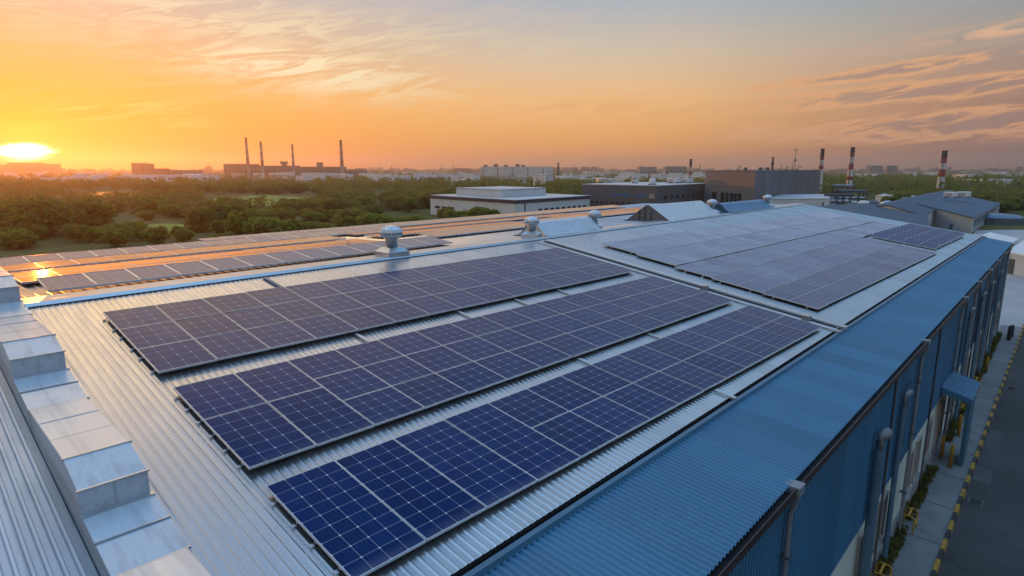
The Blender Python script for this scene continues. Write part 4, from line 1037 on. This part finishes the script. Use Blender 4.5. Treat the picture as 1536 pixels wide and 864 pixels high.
# picked-out trees
for args in ((70,104,7.0,6,'great rounded tree at left just beyond the roof, broadest of all',None,1.25),(30,97,4.6,1,'bright bushy tree at the far left roof edge',None,1.3),(118,110,6.0,2,'wide spreading olive tree right of the great rounded tree at left',None,1.4),(8,116,6.2,4,'tall light green tree behind the far left bushy trees',None,1.3),(-8,96,4.4,3,'bushy tree cut by the left edge of the view',None,1.2),
    (362,97,5.4,1,'fresh green tree standing tallest at the roof edge left of the ventilator',None,1.1),(404,95,4.4,4,'low round fresh green tree right of the tallest roof edge tree',None,1.2),(432,97,3.9,1,'small light green tree second right of the tallest roof edge tree',None,1.2),
    (330,112,5.6,0,'dark tall tree behind the fresh green roof edge trees',None,1.2),(300,110,4.6,2,'olive tree at the right end of the near meadow',None,1.1),(520,104,3.6,1,'low light green bush over the rear roof edge right of the green trees',None,1.3),(565,108,3.9,4,'wide low green bush before the white hall car park',None,1.3),
    (690,112,4.4,0,'leafy tree left in the clump before the white hall',None,1.1),(712,108,5.3,1,'tallest tree of the clump before the white hall',None,1.15),(738,109,5.0,0,'tree right of the tallest in the clump before the white hall',None,1.1),(757,110,3.6,1,'smallest tree at the right end of the clump before the white hall',None,1.0),(668,124,3.6,2,'slim tree near the left door of the white hall',None,.8),
    (620,112,3.2,4,'low bush at the roof edge left of the white hall',None,1.5),(646,106,3.0,1,'low bush below the left corner of the white hall',None,1.5),(470,99,3.2,4,'low shrubby tree along the roof edge below the dark belt',None,1.5)):
    tree(*args)
rt = random.Random(11)
def scatter(n, px0, px1, D0, D1, h0, h1, variants, label, group, avoid=()):
    k = 0; tries = 0
    while k < n and tries < n*20:
        tries += 1
        D_ = math.sqrt(rt.uniform(D0*D0, D1*D1)); px = rt.uniform(px0, px1)
        if any(a <= px <= b and c <= D_ <= d for a, b, c, d in avoid): continue
        tree(px, D_, rt.uniform(h0,h1), rt.choice(variants), label, group, rt.uniform(1.05,1.6)); k += 1
AV = ((140,350,98,130),(300,480,180,262),(100,215,232,310),(-40,110,148,185),(570,690,118,150))
scatter(26,-60,330,86,104,2.0,3.3,(1,4,0),'low bush along the foot of the rear roof edge at left','bushes below the rear roof edge',())
scatter(26,-40,140,108,148,2.8,4.2,(0,2,6),'olive backlit tree in the left grove below the sun','trees in the left grove',AV)
scatter(30,120,345,128,172,2.6,4.2,(0,2,4,6),'dark tree in the grove between the near meadow and the pond','trees behind the near meadow',AV)
scatter(40,330,570,112,172,2.4,3.8,(0,2,4,1),'dark green tree in the belt behind the fresh roof edge trees','trees in the belt behind the roof edge',AV)
scatter(40,480,660,150,235,3.0,4.6,(0,2,6),'dense tree in the wood left of the white hall','trees left of the white hall',AV)
scatter(50,200,480,265,330,3.6,4.8,(0,2,6),'dark tree in the wood beyond the far bright meadow','trees beyond the far meadow',AV)
scatter(20,640,880,172,235,3.8,5.2,(0,2,6),'dark tree in the wood behind the white hall','trees behind the white hall',AV)
scatter(8,1340,1420,165,200,3.2,4.6,(0,1),'dark tree between the striped chimney and the pale shed','trees near the right chimney',())
scatter(14,1455,1580,150,205,3.4,5.0,(0,1,2),'dark tree right of the pale shed','trees right of the pale shed',())
for px, D_, h_ in ((787,126,1.4),(802,129,1.2),(818,132,1.4),(836,136,1.6),(850,139,1.5),(862,143,1.3)):
    tree(px, D_, h_, 3, 'small clipped shrub along the right wall of the white hall', 'shrubs along the white hall', 1.2)
# woodland that reads as one mass
def woodland(name, label, spec, seed, leaf_lo, per):
    rng = np.random.default_rng(seed); Cs, Ss = [], []
    for (n, px0, px1, D0, D1, h0, h1) in spec:
        for _ in range(n):
            D_ = math.sqrt(rng.uniform(D0*D0,D1*D1)); px = rng.uniform(px0,px1)
            if any(a <= px <= b and c <= D_ <= d for a, b, c, d in AV): continue
            p = at(px, D_); h = rng.uniform(h0,h1); r = h*rng.uniform(.42,.62)
            q = rng.normal(size=(per,3)); q /= np.linalg.norm(q,axis=1)[:,None]; q *= rng.uniform(.7,1.06,(per,1))
            q = q*np.array([r,r,h*.46])*(1+.25*np.sin(q[:,:1]*5+D_)); q[:,2] += h*.54
            Cs.append(q+np.array([p.x,p.y,0])); Ss.append(np.full(per, h*leaf_lo)*rng.uniform(.6,1.3,per))
    o = quads_obj(name, leaf_quads(np.concatenate(Cs), np.concatenate(Ss), seed, .5), M['wood'])
    tag(o, label, 'woodland', kind='stuff')
woodland('woodland', 'broad belts of dark woodland spreading over the plain towards the horizon',
    [(330,-80,560,150,260,2.2,3.8),(460,-100,660,265,420,3.2,4.8),(460,-120,900,330,640,3.2,5.2),(160,640,1060,210,340,4.4,6.6),(520,1120,1640,230,520,4.6,7.2),(130,1330,1640,190,250,3.2,4.8),(700,-150,1700,600,1150,3.5,5.5)], 21, .085, 110)
woodland('far_woodland', 'hazy far tree lines just under the horizon', [(1700,-200,1750,1100,3400,4,8)], 22, .16, 30)
# far skyline
mb = MB(); rs = random.Random(3)
for k in range(420):
    D_ = rs.uniform(1500,3600); p = at(rs.uniform(-200,1750), D_); w = rs.uniform(8,45); h = rs.choice((5,6,7,8,9,10,12,16))*rs.uniform(.6,1.1)
    mb.box(p.x-w/2,p.x+w/2,p.y-8,p.y+8,0,h)
    if k % 9 == 0: mb.box(p.x-1,p.x+1,p.y-1,p.y+1,h,h+rs.uniform(8,22))
tag(mb.build('distant_town', [M['brickdark']]), 'faint distant town roofs and masts along the horizon', 'town', kind='stuff')
mb = MB()
for k in range(150):
    D_ = rs.uniform(430,1300); px = rs.choice((rs.uniform(400,720), rs.uniform(-50,330), rs.uniform(840,1050), rs.uniform(1300,1600))); p = at(px, D_); w = rs.uniform(5,22)
    mb.box(p.x-w/2,p.x+w/2,p.y-4,p.y+4,0,rs.uniform(3,6.5))
tag(mb.build('scattered_houses', [M['white']]), 'scattered small pale houses among the woods of the plain', 'houses', kind='stuff')

# ------------------------------------------------------------------ camera
cam = bpy.data.cameras.new('camera'); co_ = bpy.data.objects.new('camera', cam); COL.objects.link(co_)
cam.sensor_width = 36; cam.lens = FOC/1536*36; cam.clip_end = 9000; cam.clip_start = .1
co_.location = (0,0,CH); co_.rotation_euler = (math.pi/2-PITCH, 0, PSI); SC.camera = co_

# ------------------------------------------------------------------ sky, sun, air
SUN_AZ = rad(82.0)                          # to the left of +Y
SUN_EL = rad(1.6)
sd = Vector((-math.sin(SUN_AZ)*math.cos(SUN_EL), math.cos(SUN_AZ)*math.cos(SUN_EL), math.sin(SUN_EL)))
su = bpy.data.lights.new('sun', 'SUN'); su.energy = 2.1; su.angle = rad(.5); su.color = (1,.24,.025)
so = bpy.data.objects.new('sun', su); COL.objects.link(so); so.rotation_euler = (-sd).to_track_quat('-Z','Y').to_euler(); so.location = (-60,10,60)
w = bpy.data.worlds.new('World'); SC.world = w; w.use_nodes = True
t = NT(w.node_tree); bg = t.n['Background']
sky = t.new('ShaderNodeTexSky', sky_type='NISHITA'); sky.sun_disc = False; sky.sun_elevation = SUN_EL; sky.sun_rotation = -SUN_AZ
sky.air_density = 1.6; sky.dust_density = 2.5; sky.ozone_density = 2
tc = t.new('ShaderNodeTexCoord').outputs['Generated']
sp = t.new('ShaderNodeSeparateXYZ'); t.l.new(tc, sp.inputs[0]); X, Y_, Z = sp.outputs
el = t.math('MULTIPLY', t.math('ARCSINE', Z), 180/math.pi)                     # degrees
az = t.math('ARCTAN2', t.math('SUBTRACT', t.math('MULTIPLY', X, math.cos(SUN_AZ)), t.math('MULTIPLY', Y_, -math.sin(SUN_AZ))),
            t.math('ADD', t.math('MULTIPLY', X, -math.sin(SUN_AZ)), t.math('MULTIPLY', Y_, math.cos(SUN_AZ))))
az = t.math('MULTIPLY', az, 180/math.pi)                                       # 0 at the sun, + to the right
aaz = t.math('MAXIMUM', az, t.math('MULTIPLY', az, -.35))
S = lambda r, g, b: tuple(((c/255+.055)/1.055)**2.4 if c > 10 else c/255/12.92 for c in (r,g,b))
ep = t.math('DIVIDE', el, 90., clamp=True)
d_ = lambda deg: deg/90
r_sun = t.ramp(ep, [(0,S(255,140,20)),(d_(3),S(255,172,32)),(d_(6),S(253,184,74)),(d_(10),S(238,192,142)),(d_(14),S(214,198,184)),(d_(20),S(248,216,172)),(d_(28),S(250,214,168)),(d_(35),S(180,184,188)),(d_(43),S(112,158,204)),(d_(60),S(104,158,210)),(1,S(158,200,245))])
r_mid = t.ramp(ep, [(0,S(255,160,78)),(d_(3),S(255,184,98)),(d_(6),S(255,200,134)),(d_(10),S(220,200,176)),(d_(14),S(176,186,197)),(d_(17),S(178,186,200)),(d_(22),S(164,180,206)),(d_(30),S(154,180,212)),(d_(40),S(112,158,204)),(d_(60),S(104,158,210)),(1,S(158,200,245))])
r_far = t.ramp(ep, [(0,S(128,92,88)),(d_(3),S(156,114,102)),(d_(6),S(172,134,118)),(d_(10),S(163,156,150)),(d_(14),S(128,160,178)),(d_(19),S(168,178,192)),(d_(28),S(160,182,206)),(d_(50),S(112,164,212)),(1,S(158,200,245))])
r_anti = t.ramp(ep, [(0,S(112,118,142)),(d_(6),S(132,144,170)),(d_(14),S(140,162,192)),(d_(30),S(140,178,216)),(1,S(158,200,245))])
base = t.mix(t.mapr(aaz, 0., 40.), r_sun, r_mid)
base = t.mix(t.mapr(aaz, 46., 82., 0., 1., True), base, r_far)
base = t.mix(t.mapr(aaz, 80., 150.), base, r_anti)
# clouds: streaks in (azimuth, elevation)
cv = t.new('ShaderNodeCombineXYZ'); t.put(cv.inputs[0], t.math('MULTIPLY', az, .055)); t.put(cv.inputs[1], t.math('MULTIPLY', t.math('ADD', el, t.math('MULTIPLY', az, -.10)), .30))
cn = t.noise(cv.outputs[0], 1.6, 8, .62, .9)
cv2 = t.new('ShaderNodeCombineXYZ'); t.put(cv2.inputs[0], t.math('MULTIPLY', az, .09)); t.put(cv2.inputs[1], t.math('MULTIPLY', t.math('ADD', el, t.math('MULTIPLY', az, -.16)), .55)); cv2.inputs[2].default_value = 7
cn2 = t.noise(cv2.outputs[0], 1.9, 10, .62, 1.1)
def blob(a0, e0, wa, we, tilt=0.):
    da = t.math('SUBTRACT', az, a0); de = t.math('SUBTRACT', el, t.math('ADD', e0, t.math('MULTIPLY', da, tilt)))
    q = t.math('ADD', t.math('POWER', t.math('DIVIDE', da, wa), 2.), t.math('POWER', t.math('DIVIDE', de, we), 2.))
    return t.math('EXPONENT', t.math('MULTIPLY', q, -1.))
# thin veil everywhere, brighter near the sun
veil = t.math('MULTIPLY', t.mapr(cn, .46, .75), t.mapr(el, 1., 9., .0, .55))
base = t.mix(t.math('MULTIPLY', veil, t.mapr(aaz, 10., 50., .9, .15)), base, S(250,214,176))
w1 = t.math('MULTIPLY', t.math('MAXIMUM', blob(20,8.4,10,1.9,-.10), t.math('MULTIPLY', blob(14,11.5,20,2.2,-.05), .55)), t.mapr(cn2, .45, .57)); base = t.mix(t.math('MULTIPLY', w1, 1.15, clamp=True), base, S(255,240,198))
w1b = t.math('MULTIPLY', blob(6,4.3,9,1.2), t.mapr(cn2, .5, .72)); base = t.mix(t.math('MULTIPLY', w1b, .7, clamp=True), base, S(255,225,140))
# dark cloud bank at right with lit edges
bank = t.math('MAXIMUM', blob(70,5.7,14,.8,.05), t.math('MAXIMUM', blob(74,3.3,16,1.2,.03), blob(67,7.3,9,.55,.07)))
den = t.math('MULTIPLY', bank, t.mapr(cn2, .34, .64))
edge = t.math('MULTIPLY', t.mapr(den, .12, .32), t.mapr(den, .38, .62, 1., 0.))
base = t.mix(t.math('MULTIPLY', t.mapr(den, .2, .75), .65), base, S(168,136,126))
base = t.mix(t.math('MULTIPLY', edge, .8), base, S(242,178,124))
w2 = t.math('MULTIPLY', blob(46,5.4,8,1.0,-.03), t.mapr(cn2, .42, .62)); base = t.mix(t.math('MULTIPLY', w2, .7, clamp=True), base, S(238,170,112))
w3 = t.math('MULTIPLY', blob(75.5,9.5,6.5,.6,.08), t.mapr(cn2, .40, .55)); base = t.mix(t.math('MULTIPLY', w3, .8, clamp=True), base, S(244,190,150))
# the sun behind thin cloud, and an added glow above the view
def glow(wa, we, e0, hard=False): 
    q = t.math('ADD', t.math('POWER', t.math('DIVIDE', az, wa), 2.), t.math('POWER', t.math('DIVIDE', t.math('SUBTRACT', el, e0), we), 2.))
    if hard: q = t.math('POWER', t.math('MULTIPLY', q, t.mapr(cn2, .3, .7, 1.7, .7)), 2.)
    return t.math('EXPONENT', t.math('MULTIPLY', q, -1.))
e0 = math.degrees(SUN_EL)
front = t.math('GREATER_THAN', t.math('COSINE', t.math('MULTIPLY', az, math.pi/180)), 0.)
halo_fill = t.mix(1., t.mix(glow(15,7,e0), (0,0,0), (.04,.03,.0)), t.mix(glow(36,6.8,28.5), (0,0,0), (1.6,1.0,.40)), 'ADD'); halo2 = t.mix(glow(3.2,2.0,e0), (0,0,0), (.30,.26,.0))  # the wide high glow is added out of view to warm the roof metal
core = t.mix(glow(1.55,.62,1.2,True), (0,0,0), (9,8,6))
tot = t.mix(1., t.mix(1., t.mix(1., base, halo_fill, 'ADD'), halo2, 'ADD'), core, 'ADD')
sc10 = t.mix(1., tot, (9.4,9.4,9.4), 'MULTIPLY')
gain = t.math('ADD', t.mapr(el, 14.5, 24., 1., 1.15, True), t.mapr(el, 36., 75., 0., .95, True))  # added brightness for the unseen upper sky, lighting roof and ground
gv = t.new('ShaderNodeCombineColor')
for i_ in range(3): t.put(gv.inputs[i_], gain)
sc10 = t.mix(1., sc10, gv.outputs[0], 'MULTIPLY')
final = t.mix(.15, sc10, sky.outputs[0])
t.put(bg.inputs[0], final); bg.inputs[1].default_value = .1
w.cycles.sampling_method = 'MANUAL'; w.cycles.sample_map_resolution = 2048
# air
mb = MB(); mb.box(-4500,4500,-4500,4500,-1,74); hzo = mb.build('haze', []); hzo['kind'] = 'stuff'; hzo['label'] = 'thin warm evening haze over the plain'; hzo['category'] = 'haze'
hm = bpy.data.materials.new('haze'); hm.use_nodes = True; t2 = NT(hm.node_tree)
t2.n.remove(t2.n['Principled BSDF']); pvn = t2.new('ShaderNodeVolumePrincipled')
pvn.inputs['Color'].default_value = (.95,.90,.84,1); pvn.inputs['Density'].default_value = .00038; pvn.inputs['Anisotropy'].default_value = .75
t2.l.new(pvn.outputs[0], t2.n['Material Output'].inputs['Volume']); hzo.data.materials.append(hm); hzo.display_type = 'WIRE'

# ------------------------------------------------------------------ render
SC.render.engine = 'CYCLES'
cy = SC.cycles; cy.use_denoising = True; cy.max_bounces = 6; cy.diffuse_bounces = 3; cy.glossy_bounces = 3; cy.transmission_bounces = 2
cy.volume_bounces = 0; cy.sample_clamp_indirect = 6; cy.caustics_reflective = False; cy.caustics_refractive = False
try: cy.denoiser = 'OPENIMAGEDENOISE'
except Exception: pass
vs_ = SC.view_settings; vs_.view_transform = 'Standard'; vs_.look = 'None'; vs_.gamma = 1; vs_.use_curve_mapping = False; vs_.exposure = .2
print('panels', NPAN[0], 'trees', NT_[0])
